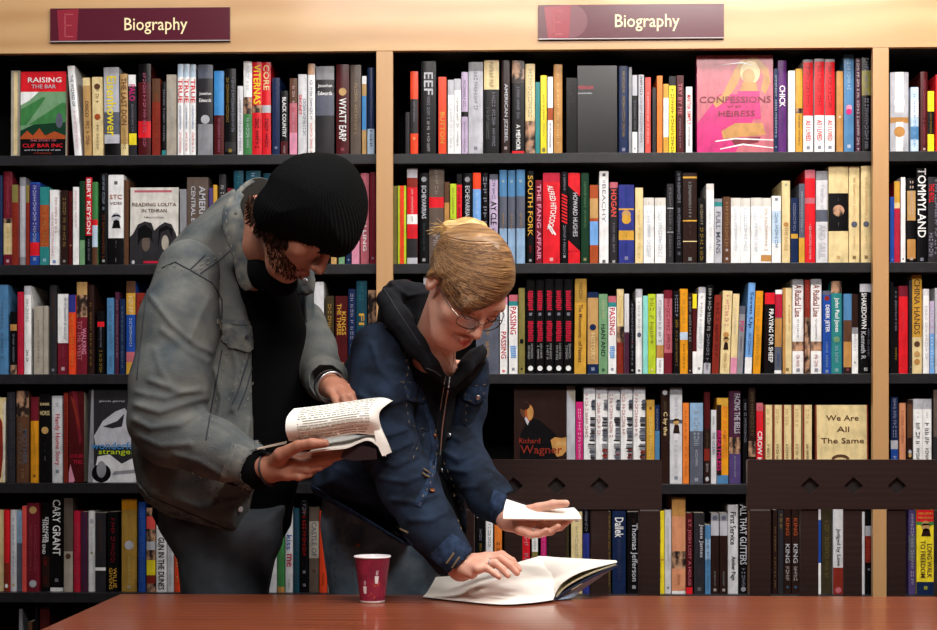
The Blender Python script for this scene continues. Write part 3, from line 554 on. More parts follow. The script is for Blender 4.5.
('fifth', 'left'): '''
-4 3 510|cream||
4 9.5 510|red .65-1:brick|~9 @.1-.6 vermilion .4;o@.93 white|
10.2 16.5 510|ltgray|~9 @.1-.8 steel .3;q@.92 gold|
17 22 511|ltsteel .4-1:slate|~5 @.1-.4 gray .4|
22.6 26.8 506|coral|~5 @.1-.8 rose .4|
27.2 39.5 503|maroon|o@.08 tan;~12 @.25-.75 rose .3 .2;~12 @.25-.75 rose .3 -.2;o@.91 silver|wide maroon book with a gold seal at the top
41 48.8 503|black .6-.95:espresso|STRANGER @.16-.45 white .4 .2;THAN THE END @.18-.58 white .4 -.2;~2 @.62-.7 red .7;~2 @.82-.92 brick .7|
49.5 62.7 497|black .96-1:white|CARY GRANT @.03-.62 white .6;q@.88 silver|tall black book with white capitals
64 73 498|taupe .57-1:greige|o@.62 brown|
73.6 80.5 511|crimson|~12 @.15-.9 rose .5|crimson pink book
81 87.5 512|plum|~12 @.05-.9 violet .5|
88 94.7 511|white|o@.13 silver;~12 @.2-.5 silver .4;q@.52 olive|
95.5 106 513|charcoal .69-.73:white|~7 @.1-.5 brown .3|black book with one white band
108 118 512|black|~9 @.08-.65 crimson .6;WILLIE @.7-.95 gold .35 .22;GIVENS @.7-.97 gold .35 -.2|black book with red and yellow lettering
121 136.3 499|mustard 0-.12:amber|o@.5 plum;o@.5 silver;~12 @.1-.4 tan .3;~9 @.62-.9 cream .3;q@.95 silver|wide amber book with a round emblem
138.5 145.5 502|blue|~14 @.05-.9 steel .5|tall blue book
146.5 155.5 508|photo .1-.25:coral .4-.5:silver .62-.8:yellow .8-.9:brick||
156.5 166.7 508|white|GUN IN THE DUNES @.35-.97 black .6|
167.2 173.5 508|ltgray|~9 @.1-.9 silver .4|
174 179.5 510|vermilion|~5 @.1-.9 cream .4|
269.5 277 514|ltgray||
277.6 284.7 510|green .93-1:caramel|~8 @.2-.6 sage .4|green book
285.3 293 507|ltgray|kiss @.33-.5 blue .7;me @.55-.7 crimson .7;~3 @.85-.95 gray .3|pale grey book with blue and red script
293.6 299.3 508|dkteal|~14 @.05-.9 slate .7|
300 308.3 500|black|~3 @.0-.15 silver .6;~8 @.12-.6 red .5;q@.78 silver;q@.92 silver|black book with red lettering
309 319 507|taupe .17-.6:greige|CASTLE OF @.18-.58 slate .5;q@.75 brown|
319.5 327 511|vermilion|~5 @.75-.9 brown .4|
327.5 334 510|greige||
''',
('fifth', 'middle'): '''
450 456.5 518|ltgray|~6 @.1-.9 blue .5|
462 470 522|black|~6 @.1-.9 silver .3|
476.3 485 518|black .58-.85:tan .85-1:cream|~4 @.15-.3 silver .7;~4 @.34-.5 gold .7|
486 493 516|white|~6 @.1-.4 slate .5;~4 @.5-.8 black .6|
494.5 502 520|orange .5-1:brick|~5 @.3-.8 espresso .5|
522.5 530 518|red 0-.2:brick|~4 @.25-.7 silver .7|
532 538 518|white .45-1:olive|~6 @.1-.4 gray .5|
541 546.5 520|magenta|~9 @.1-.8 pink .5|
566 569 516|olivedk||
571.3 582.3 512|cream|q@.1 slate;~13 @.18-.75 gray .5|pale cream book with grey lettering
583 589.5 510|indigo 0-.28:black|~6 @.02-.25 silver .7;~9 @.35-.8 blue .4|black topped indigo book
607 611 512|olivedk|~9 @.05-.9 gold .5|
612.5 625.8 511|navy|Dallek @.08-.32 white .65;~12 @.34-.86 slate .4;~4 @.9-.93 steel .5|
627.5 640.5 512|black|~2 @.08-.14 brown .6;Thomas Jefferson @.14-.85 silver .55;q@.92 white|black book with long white script
655.3 664.5 511|yellow .58-.6:gold|~9 @.08-.4 olive .4;~5 @.62-.85 mustard .4|bright yellow book
665 671.7 510|ltgray|~12 @.1-.7 silver .5;q@.93 slate|
672 685.5 497|peach 0-.2:caramel .56-.74:photo .97-1:white|~5 @.42-.44 rust .7;~3 @.8-.9 rust .4|tall peach book with a photo band
686 692.5 513|oxblood .92-1:red|S.T. JOSH LOST A HOUSE @.08-.9 rose .6|
694 704.5 513|charcoal|Jesse James @.14-.55 silver .45 .2;~6 @.2-.5 slate .3 -.25;~4 @.65-.8 slate .4;q@.94 gray|
705 710.5 525|steel .2-.5:ltsteel|~5 @.2-.9 slate .4|
711 719 513|espresso 0-.1:gray .1-.28:silver|o@.06 slate;~7 @.72-.9 silver .5;q@.95 white|G two matching dark brown books with silver tops
719.6 727.5 513|espresso 0-.1:gray .1-.28:silver|o@.06 slate;~7 @.72-.9 silver .5;q@.95 white|G two matching dark brown books with silver tops
728.3 738.5 505|ltgray|First Service @.08-.45 black .55;Amber Page @.58-.85 black .55|silver white book with black script
739.5 748 503|black|ALL THAT GLITTERS @.02-.68 silver .8;~4 @.72-.9 silver .6;o@.95 gray|
749 755.5 509|vermilion|~9 @.05-.85 brick .5;q@.9 indigo|
773 777.3 510|espresso|~12 @.2-.9 tan .4|
778 783.5 510|charcoal|~3 @.05-.2 gold .5;~12 @.25-.7 slate .5|
784.3 791.3 508|espresso|KING @.12-.32 rust .5;KING @.42-.64 silver .6;~3 @.68-.85 white .6;q@.92 steel|G two matching dark brown books with stacked capitals
792 799.5 508|espresso|KING @.12-.32 rust .5;KING @.42-.64 silver .6;~3 @.68-.85 white .6;q@.92 steel|G two matching dark brown books with stacked capitals
817.3 821.5 508|blue 0-.14:ltgray .64-1:white||
822.2 832.3 508|olivedk|~12 @.15-.8 olive .5|
833 843.3 508|ltgray .69-1:brick|Judged by Love @.24-.67 black .45;o@.95 rose|pale grey book with a red foot
861.5 865 512|ltgray||
865.5 872.3 511|black .18-.3:silver .3-.62:brick|~4 @.34-.58 coral .6;q@.7 silver|
''',
('fifth', 'right'): '''
909 916 510|violet .3-.6:slate|~12 @.05-.9 silver .5|
916.7 934.5 510|yellow 0-.14:red .14-.18:green .85-1:navy|H NELSON @.03-.055 gold;H MANDELA @.08-.105 gold;c@.25 espresso;LONG WALK @.4-.8 brown .28 .22;TO FREEDOM @.36-.8 brown .28 -.15;q@.92 yellow|yellow book with red top and dark blue foot
''',
('sixth', 'left'): '''
19 22.5 609|gray||
28 32 622|brown||
35 38.5 607|black||
39.5 49 608|oxblood|~5 @.1-.8 brown .4|
''',
}
PAL = dict(white='#e9e8e8', ivory='#cfcbc4', cream='#dcc693', tan='#b8915c', caramel='#b6844a', brown='#5a3c2b', rust='#a24a26', brick='#7f2a20', red='#d3202a',
 crimson='#b51f38', vermilion='#dd4424', coral='#d9504a', rose='#b5606c', pink='#d68ca6', magenta='#c2246f', maroon='#701d2b', oxblood='#4a1518', plum='#472338',
 purple='#5b2a6e', violet='#4e3f70', lilac='#b5a4c0', indigo='#2f357f', navy='#18274a', blue='#22489a', azure='#3f86c4', skyblue='#6f9fd8', steel='#4c7ba6', ltsteel='#8ba9c9',
 iceblue='#bacde0', teal='#2e7f80', dkteal='#1c4453', aqua='#88d2c8', sage='#6f9670', green='#3d7a44', dkgreen='#173725', olive='#7c7340', olivedk='#3a3222', lime='#b2c62e',
 yellow='#e8d22c', gold='#c8983a', mustard='#a8823a', amber='#dc9320', orange='#dd7a32', peach='#d08c68', black='#0f0e10', charcoal='#2c2a2e', slate='#565a68', gray='#86868c',
 silver='#b4b4bc', ltgray='#cfced2', greige='#a69d90', taupe='#5d5048', espresso='#2a1a17', photo='#6b5347')
WORD = dict(ltgray='pale grey', gray='grey', dkteal='dark teal', dkgreen='dark green', olivedk='dark olive', ltsteel='light steel blue', iceblue='ice blue', steel='steel blue',
 slate='slate grey', espresso='dark brown', oxblood='dark red', skyblue='sky blue', greige='beige', charcoal='charcoal', photo='picture', azure='azure blue', brick='brick red', crimson='crimson')
def bmat(c, gloss=1):
    if c == 'photo':
        return mat('printed_picture', '#2c2220', .25, .35, 0, noise=((55, 55, 38), '#b98f72', 2, .42, .62))
    v = PAL[c].lstrip('#'); d = '#'+''.join('%02x' % int(int(v[i:i+2], 16)*.84) for i in (0, 2, 4))
    return mat('print_'+c if gloss else 'page_'+c, PAL[c], .24 if gloss else .8, .32, 0, noise=((45, 45, 28), d, 3, .42, .75))
pagem = mat('book_pages', '#d8cfbb', .85, .2, noise=((4, 900, 4), '#b9b09c', 2, .3, .7))
def poly_disc(cx, cz, rx, rz, n=16): return [(cx+rx*math.cos(2*math.pi*k/n), cz+rz*math.sin(2*math.pi*k/n)) for k in range(n)]
def spine_book(name, x0, z0, w, h, depth, y0, spec, texts, hard, lean, rnd):
    toks = spec.split(); base = toks[0]; bands = []; i = 1
    for t in toks[1:]:
        a, c = t.split(':'); a0, a1 = a.split('-'); bands.append((float(a0), float(a1), c))
    cuts = sorted({0., 1.}|{b[0] for b in bands}|{b[1] for b in bands})
    def colat(f):
        c = base
        for a, b, k in bands:
            if a <= f <= b: c = k
        return c
    mats = []; idx = {}
    def mi(c):
        if c not in idx: idx[c] = len(mats); mats.append(bmat(c))
        return idx[c]
    bul = .002 if hard else .0005; nx = 6 if hard else 2
    Yf = lambda u: -bul*(1-(2*u-1)**2)
    q = MB()
    # cover: spine strip in bands, then boards and the inside of the hinge
    zs = [h*(1-c) for c in cuts]
    for s in range(len(cuts)-1):
        m = mi(colat((cuts[s]+cuts[s+1])/2)); v = []; f = []
        for z in (zs[s], zs[s+1]):
            for k in range(nx+1): v.append((w*k/nx, Yf(k/nx), z))
        for k in range(nx): f.append((k, k+1, nx+2+k, nx+1+k))
        q.add(v, f, m)
    t = min(.0024 if hard else .0007, w*.2); mb = mi(base)
    for (a, b) in ((0, t), (w-t, w)):
        q.add([(x, y, z) for z in (0, h) for y in (0, depth) for x in (a, b)], [(0, 2, 3, 1), (4, 5, 7, 6), (2, 6, 7, 3), (0, 4, 6, 2), (1, 3, 7, 5)], mb)
    v = [(w*k/nx, Yf(k/nx), h) for k in range(nx+1)]+[(w, .0022, h), (0, .0022, h)]; q.add(v, [tuple(range(len(v)))], mb)
    v = [(a, b, 0) for a, b, c in v]; q.add(v, [tuple(range(len(v)))[::-1]], mb)
    q.add([(t, .0024, 0), (w-t, .0024, 0), (w-t, .0024, h), (t, .0024, h)], [(0, 1, 2, 3)], mb)
    root = q.build(name, mats); root.location = (x0, y0, z0); root.rotation_euler = (0, lean, 0)
    ins = .003 if hard else .0003; p = MB(); p.box(t+.0001, w-t-.0001, .0026, depth-ins, ins, h-ins)
    p.build('pages', pagem, root, world=False)
    # lettering and small printed marks
    q = MB(); mats = []; idx = {}; lift = .0005
    KIND = dict(o='emblem', q='publisher_mark', r='stripe', t='corner_block', u='corner_block', s='stripe', p='picture_strip', c='figure', b='brush_title', h='swoosh')
    def put(pts, faces, c, soft=0):
        if soft and c in PAL:                     # print too small to read: ink thinned by the paper round it
            bc = PAL.get(colat(1-sum(z for x, z in pts)/len(pts)/h), PAL[base]); A = [int(PAL[c][i:i+2], 16) for i in (1, 3, 5)]; B_ = [int(bc[i:i+2], 16) for i in (1, 3, 5)]
            k = '#%02x%02x%02x' % tuple(int((a*.62+b*.38)//12*12) for a, b in zip(A, B_)); PAL[k] = k; c = k
        q.add([(x, -bul-lift, z) for x, z in pts], faces, mi(c))
    for n_, t_ in enumerate([s.strip() for s in texts.split(';') if s.strip()]):
        k = t_.index('@'); txt = t_[:k].strip(); par = t_[k+1:].split(); rngs = par[0].split('-'); a = float(rngs[0]); lift = .0005+.00008*n_
        if len(rngs) == 1:                         # small marks at one height
            c = par[1]; cz = h*(1-a)
            if txt == 'o': put(poly_disc(w/2, cz, w*.3, w*.3 if w > .02 else w*.4), [tuple(range(16))], c)
            if txt == 'q': s = min(w*.17, .0045); put([(w/2-s, cz-s), (w/2+s, cz-s), (w/2+s, cz+s), (w/2-s, cz+s)], [(0, 1, 2, 3)], c, 1)
            if txt == 'h':
                put([(w*.35, cz+.02), (w*.45, cz+.02), (w*.78, cz-.004), (w*.7, cz-.006)], [(0, 1, 2, 3)], c); put([(w*.25, cz+.018), (w*.32, cz+.018), (w*.62, cz-.002), (w*.56, cz-.004)], [(0, 1, 2, 3)], c)
            if txt == 'c':                          # a small standing figure
                put(poly_disc(w*.5, cz+h*.06, w*.25, w*.3), [tuple(range(16))], 'tan' if c == 'espresso' else 'silver')
                put([(w*.2, cz+h*.06), (w*.35, cz+h*.09), (w*.7, cz+h*.09), (w*.85, cz+h*.06), (w*.6, cz+h*.072)], [(0, 4, 3, 2, 1)], c)
                put([(w*.25, cz-h*.06), (w*.8, cz-h*.06), (w*.72, cz+h*.02), (w*.5, cz+h*.035), (w*.35, cz+h*.02)], [(0, 1, 2, 3, 4)], c)
            if q.v: q.build(KIND.get(txt, 'small_print' if txt[0] == '~' else 'title'), mats, root, world=False); q = MB(); mats = []; idx.clear()
            continue
        b = float(rngs[1]); c = par[1]; sz = float(par[2]) if len(par) > 2 else .5; off = float(par[3]) if len(par) > 3 else 0.
        z1 = h*(1-a); z0_ = h*(1-b)
        if txt.startswith('H '):                   # written across the spine
            vv, ff = glyphs(txt[2:], 0, .01); put([(w*(.1+.8*x), z0_+(z1-z0_)*y) for x, y in vv], ff, c)
        elif txt == 'r': x = w*(.5+off); s = w*sz/2; put([(max(x-s, 0), z0_), (min(x+s, w), z0_), (min(x+s, w), z1), (max(x-s, 0), z1)], [(0, 1, 2, 3)], c)
        elif txt == 't': put([(0, z1), (w, z1), (w, z0_)], [(0, 2, 1)], c)
        elif txt == 'u': put([(0, z1), (w, z0_), (0, z0_)], [(0, 2, 1)], c)
        elif txt == 's':
            n = 9
            for k in range(n):
                zz = z0_+(z1-z0_)*k/n; d = (z1-z0_)/n*.55; put([(w*.1, zz+d), (w*.9, zz-d*.4), (w*.9, zz+d*.6), (w*.1, zz+2*d)], [(0, 1, 2, 3)], c)
        elif txt == 'p':                           # ragged strip of tiny pictures at the right edge
            n = max(2, int((z1-z0_)/.004))
            for k in range(n):
                x = w*(1-sz*rnd.uniform(.75, 1.05)); zz = z0_+(z1-z0_)*k/n
                put([(x, zz), (w*.99, zz), (w*.99, zz+.0035), (x, zz+.0035)], [(0, 1, 2, 3)], rnd.choice([c, c, 'charcoal', 'gray', 'slate']))
        elif txt == 'b':                           # brush-like lettering, too coarse to read
            n = max(3, int((z1-z0_)/.0045))
            for k in range(n):
                zz = z0_+(z1-z0_)*(k+.1)/n; x = w*(.5-sz*rnd.uniform(.38, .55)); X = w*(.5+sz*rnd.uniform(.38, .55)); d = (z1-z0_)/n*.7
                put([(x, zz), (X, zz), (X, zz+d), (x, zz+d)], [(0, 1, 2, 3)], c)
        else:
            vv, ff = scribble(int(int(txt[1:])*1.8+.5), rnd) if txt[0] == '~' else glyphs(txt, .25 if 'script' in t_ else 0, .012)
            tw = w*sz; cx = w*(.5+off); bow = 'bow' in par; L = z1-z0_
            if txt[0] == '~': tw = min(tw*.8, L/max(int(txt[1:])*1.8, 1)*1.5)
            def mp(x, y):                          # reads from the top down
                zz = z1-x*L; xx = cx-tw/2+tw*y
                if bow: xx += w*.22*math.sin(x*math.pi)-w*.1
                return (min(max(xx, .0), w), zz)
            put([mp(x, y) for x, y in vv], ff, c, txt[0] == '~')
        if q.v: q.build(KIND.get(txt, 'small_print' if txt[0] == '~' else 'title'), mats, root, world=False); q = MB(); mats = []; idx.clear()
    return root
ORD = {'top': 0, 'second': 1, 'third': 2, 'fourth': 3, 'fifth': 4, 'sixth': 5}
NUM = ['first', 'second', 'third', 'fourth', 'fifth', 'sixth', 'seventh', 'eighth', 'ninth']
allbooks = []
def look(base, spec, texts, w):
    toks = spec.split()[1:]; cs = [t.split(':')[1] for t in toks]; wd = lambda c: WORD.get(c, c)
    tc = [t.split('@')[1].split()[1] for t in texts.split(';') if '@' in t and t.strip()[0] not in 'oqcrtu']
    d = wd(base)+' book'; cs = [c for c in cs if wd(c) != wd(base) and c != 'photo']
    if cs: d += ' with '+wd(cs[-1])+' band'
    elif tc and wd(tc[0]) != wd(base): d += ' with '+wd(tc[0])+' lettering'
    return d
for (row, bay), txt in BOOKS.items():
    r = ORD[row]; zb = ROWZ[r]; lst = []
    for ln in txt.strip().splitlines():
        a, spec, tt, desc = [s.strip() for s in ln.split('|')]
        n = [float(x) for x in a.split()]; lst.append((n, spec, tt, desc))
    rnd = random.Random(hash((r, len(bay))) & 255 if False else r*31+len(bay)); groups = {}
    for n, spec, tt, desc in lst:
        x0, x1 = PX(n[0]), PX(n[1])
        a = bays[('left', 'middle', 'right').index(bay)]
        x0 = max(x0, a[0]+.002); x1 = min(x1, a[1]-.001)
        top = W((n[0]+n[1])/2, n[2], SY).z; h = top-zb; lean = (n[3]/375)/h if len(n) > 3 else 0
        wd = x1-x0-.0004; hard = (n[2] < {0: 75, 1: 184, 2: 291, 3: 398, 4: 512, 5: 0}[r]) and wd > .014
        y0 = SY+rnd.uniform(-.004, .006)+(.002 if hard else 0); dep = .155 if hard else .128
        root = spine_book('hardback_book' if hard else 'paperback_book', x0, zb+.0003, wd, h, dep, y0, spec, tt, hard, -abs(lean) if bay == 'left' else lean, rnd)
        if lean:
            if bay == 'left': root.location.z += 0
            root.location.z += wd*math.sin(abs(lean)) if (bay != 'left') else 0
        base = spec.split()[0]; root['category'] = 'book'
        allbooks.append(dict(o=root, row=row, bay=bay, desc=desc, base=base, spec=spec, tt=tt, w=wd, h=h, x=x0, hard=hard, dep=dep))
# ---------------------------------------------------------------- books standing face out
def faceout(name, px0, px1, top, row, depth, spec, shapes, label, side=None, edges='cream', y0=SY-.006, lean=.035, bay='left', art='art'):
    "cover faces the room; shapes in unit cover coordinates (x right, y up)"
    zb = ROWZ[row]; x0 = PX(px0); x1_ = min(PX(px1), bays[1][1]-.001) if px0 < 880 and px0 > 390 else PX(px1); w = x1_-x0; h = W((px0+px1)/2, top, SY).z-zb
    q = MB(); mats = [bmat(spec), bmat(side or spec)]; t = .0022
    q.box(0, w, 0, t, 0, h, 0); q.box(0, w, depth-t, depth, 0, h, 1); q.box(0, t*.7, t, depth-t, 0, h, 1)
    root = q.build(name, mats); root.location = (x0, y0, zb+.0006+depth*math.sin(lean)); root.rotation_euler = (-lean, 0, 0)
    p = MB(); p.box(t*.7+.0002, w-.003, t+.0002, depth-t-.0002, .002, h-.003); p.build('pages', bmat(edges, 0) if edges != 'cream' else pagem, root, world=False)
    ty = -.0008-.00007*len(shapes)
    q = MB(); mats = []; idx = {}; g = MB(); gm = []; gi = {}
    def mi(c, ix, ms):
        if c not in ix: ix[c] = len(ms); ms.append(bmat(c))
        return ix[c]
    for k, s in enumerate(shapes):
        y = -.0003-.00007*k
        if s[0] == 'P':
            pts = [Vector((a*w, y, b*h)) for a, b in s[2]]
            tr = tessellate_polygon([[Vector((a, b, 0)) for a, b in s[2]]]); q.add(pts, [tuple(t_) for t_ in tr], mi(s[1], idx, mats))
        if s[0] == 'E':
            q.add([(a*w, y, b*h) for a, b in poly_disc(s[2], s[3], s[4], s[5], 24)], [tuple(range(24))], mi(s[1], idx, mats))
        if s[0] == 'T':
            _, c, tx, a0, a1, b0, b1 = s; vv, ff = glyphs(tx, 0, .008); g.add([((a0+(a1-a0)*x)*w, ty, (b0+(b1-b0)*z)*h) for x, z in vv], ff, mi(c, gi, gm))
    for o_, ms in ((q, mats), (g, gm)):
        if o_.v:
            ob = mesh_obj('cover_'+art if o_ is q else 'title_lettering', o_.v, o_.f, ms, root, o_.m, world=False)
            me = ob.data
            bm = bmesh.new(); bm.from_mesh(me)
            for f in bm.faces:
                if f.normal.y > 0: f.normal_flip()
            bm.to_mesh(me); bm.free()
    tag(root, label, 'book'); return root
R = lambda c, a, b, d, e: ('P', c, [(a, b), (d, b), (d, e), (a, e)])
faceout('hardback_book', 20.8, 66, 72, 0, .03, 'black', [
    R('red', 0, .76, 1, 1), R('sage', 0, .22, 1, .76), ('P', 'dkgreen', [(0, .3), (1, .55), (1, .22), (0, .22)]), ('P', 'white', [(0, .76), (.4, .76), (.2, .66), (0, .6)]),
    ('P', 'green', [(0, .55), (.5, .7), (1, .62), (1, .4), (0, .36)]), ('P', 'sage', [(.1, .34), (1, .66), (1, .76), (.62, .74)]),
    ('P', 'rust', [(0, .22), (.15, .3), (.28, .24), (.42, .33), (.55, .24), (.75, .29), (1, .24), (1, .2), (0, .2)]), ('E', 'slate', .86, .42, .08, .09),
    ('T', 'white', 'RAISING', .16, .9, .87, .93), ('T', 'silver', 'THE BAR', .24, .78, .8, .845), ('T', 'rose', 'THE STORY OF', .22, .8, .17, .195), ('T', 'red', 'CLIF BAR INC', .06, .94, .1, .145),
    ('T', 'silver', 'and the journey of one', .1, .9, .055, .08), ('T', 'brick', 'company', .3, .7, .015, .04)],
    'face-out book with red band over a green hillside, top shelf left bay', 'oxblood')
faceout('hardback_book', 10.5, 19.6, 71, 0, .16, 'greige', [('P', 'cream', [(.3, .02), (.7, .02), (.7, .98), (.3, .98)])], 'beige marbled book at the left end of the top shelf', 'oxblood', lean=0.01, y0=SY+.004)
#faceout('hardback_book', 66.6, 70.6, 71, 0, .16, 'greige', [R('taupe', .35, 0, .6, 1)], 'thin beige strip of a book right of the green hillside cover', 'taupe', lean=.01, y0=SY+.012)
faceout('hardback_book', 577.5, 617, 66, 0, .03, 'black', [('T', 'crimson', 'PETER BOGDAN', 0.02, .4, .73, .77), ('T', 'silver', 'portraits', .02, .36, .67, .695)], 'black face-out book with tiny red title, top shelf middle bay')
faceout('hardback_book', 697, 773, 55.5, 0, .03, 'rose', [
    R('rose', 0, 0, 1, 1), ('P', 'magenta', [(0, 0), (.5, 0), (.75, .35), (.6, .6), (.3, .6), (0, .3)]), ('P', 'rose', [(.5, 0), (1, 0), (1, .4), (.75, .35)]),
    ('P', 'caramel', [(.2, .52), (.34, .6), (.5, .86), (.58, .95), (.78, .98), (.94, .86), (.97, .72), (.9, .6), (.84, .64), (.88, .78), (.8, .9), (.62, .84), (.5, .66), (.36, .52), (.25, .46)]),
    ('E', 'cream', .7, .82, .13, .12), ('E', 'tan', .68, .78, .085, .08), ('P', 'caramel', [(.56, .62), (.8, .62), (.78, .72), (.6, .72)]), ('P', 'magenta', [(.46, .34), (.84, .34), (.82, .63), (.54, .63)]),
    ('P', 'caramel', [(.32, .22), (.5, .3), (.86, .3), (.9, .18), (.6, .16), (.34, .14)]), ('P', 'maroon', [(.5, .06), (.8, .1), (.84, .16), (.44, .14)]),
    ('P', 'white', [(.24, .12), (.5, .15), (1, .13), (1, .12), (.5, .135), (.24, .11)]), ('P', 'white', [(.3, .04), (.6, .09), (1, .05), (1, .04), (.6, .075), (.3, .03)]), ('P', 'white', [(.3, .9), (.6, .93), (.8, .88), (.6, .915)]),
    ('T', 'maroon', 'CONFESSIONS', .03, .97, .51, .575), ('T', 'maroon', 'of an', .4, .58, .46, .49), ('T', 'maroon', 'HEIRESS', .28, .76, .37, .43)],
    'glossy pink face-out book with a woman in a pink dress', 'magenta')
faceout('paperback_book', 130.5, 178.5, 188, 1, .03, 'cream', [
    R('ivory', 0, 0, 1, 1), R('rose', .08, .935, .86, .965), ('P', 'charcoal', [(0, .0), (1, 0), (1, .3), (.95, .4), (.86, .52), (.72, .55), (.6, .5), (.5, .44), (.44, .54), (.3, .56), (.16, .52), (.06, .4), (0, .36)]),
    ('E', 'taupe', .33, .27, .085, .1), ('E', 'greige', .73, .28, .075, .1), ('P', 'black', [(.16, .24), (.24, .34), (.42, .35), (.47, .28), (.46, .44), (.3, .52), (.16, .46)]), ('P', 'black', [(.58, .2), (.64, .42), (.8, .46), (.88, .34), (.88, .46), (.75, .51), (.6, .46)]),
    R('crimson', .28, .015, .62, .045), ('E', 'silver', .07, .03, .03, .025),
    ('T', 'brown', 'READING LOLITA', .04, .96, .755, .8), ('T', 'brown', 'IN TEHRAN', .24, .76, .675, .72), ('T', 'taupe', 'A Memoir in Books', .28, .7, .6, .625)],
    'cream face-out book showing two veiled women, second shelf left bay', 'gray', edges='gray')
faceout('paperback_book', 179.5, 186, 189, 1, .12, 'gray', [], 'grey book edge right of the cover with two veiled women', 'gray', y0=SY+.006, lean=0)
faceout('hardback_book', 69.5, 84.5, 392, 3, .13, 'oxblood', [('P', 'maroon', [(.2, 1), (.5, 1), (.85, .45), (.7, .4)]), ('P', 'pink', [(0, .1), (.1, .2), (.4, .02), (.3, 0), (0, 0)]), ('P', 'brick', [(.1, .95), (.4, .9), (.75, .6), (.6, .6)]), ('T', 'crimson', 'LOVE LIKE', .1, .95, .27, .31), ('T', 'crimson', 'THIS', .3, .9, .2, .245)],
    'dark red and pink face-out book, fourth shelf left bay', lean=.01, art='art')
faceout('hardback_book', 88.5, 136.5, 390, 3, .03, 'charcoal', [
    ('P', 'gray', [(0, 0), (.06, 1), (.1, 1), (.12, .2), (.2, 0)]), ('P', 'silver', [(.12, .5), (.3, .66), (.55, .76), (.75, .8), (.9, .7), (1, .45), (1, .38), (.4, .38), (.15, .4)]),
    ('P', 'charcoal', [(.3, .6), (.6, .66), (.75, .74), (.7, .6), (.5, .58)]), ('P', 'ltgray', [(.1, .0), (1, .0), (1, .28), (.7, .2), (.45, .3), (.2, .28)]), ('E', 'black', .28, .1, .2, .1), ('E', 'gray', .28, .14, .1, .09), ('P', 'gray', [(.5, .08), (1, .1), (1, .14), (.55, .12)]),
    ('T', 'silver', 'glenda garvey', .22, .76, .86, .885), ('T', 'azure', 'wonderful', .06, 1.0, .355, .435), ('T', 'lime', 'stranger', .22, .98, .285, .35)],
    'face-out book with grey photo and blue and green title, fourth shelf')
faceout('hardback_book', -14, 5.5, 398, 3, .03, 'cream', [('P', 'brick', [(.45, .9), (.85, .7), (.9, .3), (.8, .05), (.45, .1)]), R('ivory', .9, .02, 1, .95)], 'cream book with a dark red shape at the left picture edge', 'ivory')
faceout('hardback_book', 514, 566.3, 386, 3, .028, 'espresso', [
    R('espresso', 0, 0, 1, 1), ('P', 'black', [(.1, 0), (.9, 0), (.8, .5), (.5, .64), (.3, .68), (.12, .5)]), ('E', 'brown', .22, .75, .1, .085), ('E', 'rust', .29, .72, .085, .085), ('E', 'caramel', .31, .72, .06, .075), ('E', 'espresso', .2, .79, .1, .04),
    ('P', 'silver', [(.2, .66), (.26, .59), (.29, .63), (.23, .68)]), ('P', 'caramel', [(.74, .34), (.7, .44), (.78, .47), (.9, .46), (1, .47), (1, .33), (.92, .28), (.82, .27)]), ('P', 'tan', [(.76, .38), (.86, .43), (1, .42), (1, .38), (.86, .39)]),
    ('T', 'brick', 'Richard', .1, .5, .405, .46), ('T', 'brick', 'Wagner', .12, .92, .275, .385)],
    'dark face-out book with a painted portrait and red title', 'greige', bay='middle')
faceout('hardback_book', 566.8, 575.3, 386, 3, .13, 'greige', [('P', 'silver', [(0, .0), (1, 0), (1, .8), (0, .95)])], 'plain greyish book edge right of the dark portrait cover', 'greige', y0=SY+.004, lean=0)
faceout('hardback_book', 815.5, 868, 405.5, 3, .028, 'cream', [R('brick', 0, 0, .022, 1), R('brick', .975, 0, 1, 1), ('E', 'brown', .47, .31, .17, .06), ('E', 'cream', .47, .295, .12, .035),
    ('T', 'brown', 'We Are', .2, .82, .8, .87), ('T', 'brown', 'All', .4, .64, .655, .725), ('T', 'brown', 'The Same', .1, .92, .51, .58)],
    'cream face-out book titled We Are All The Same', 'brick', bay='middle')
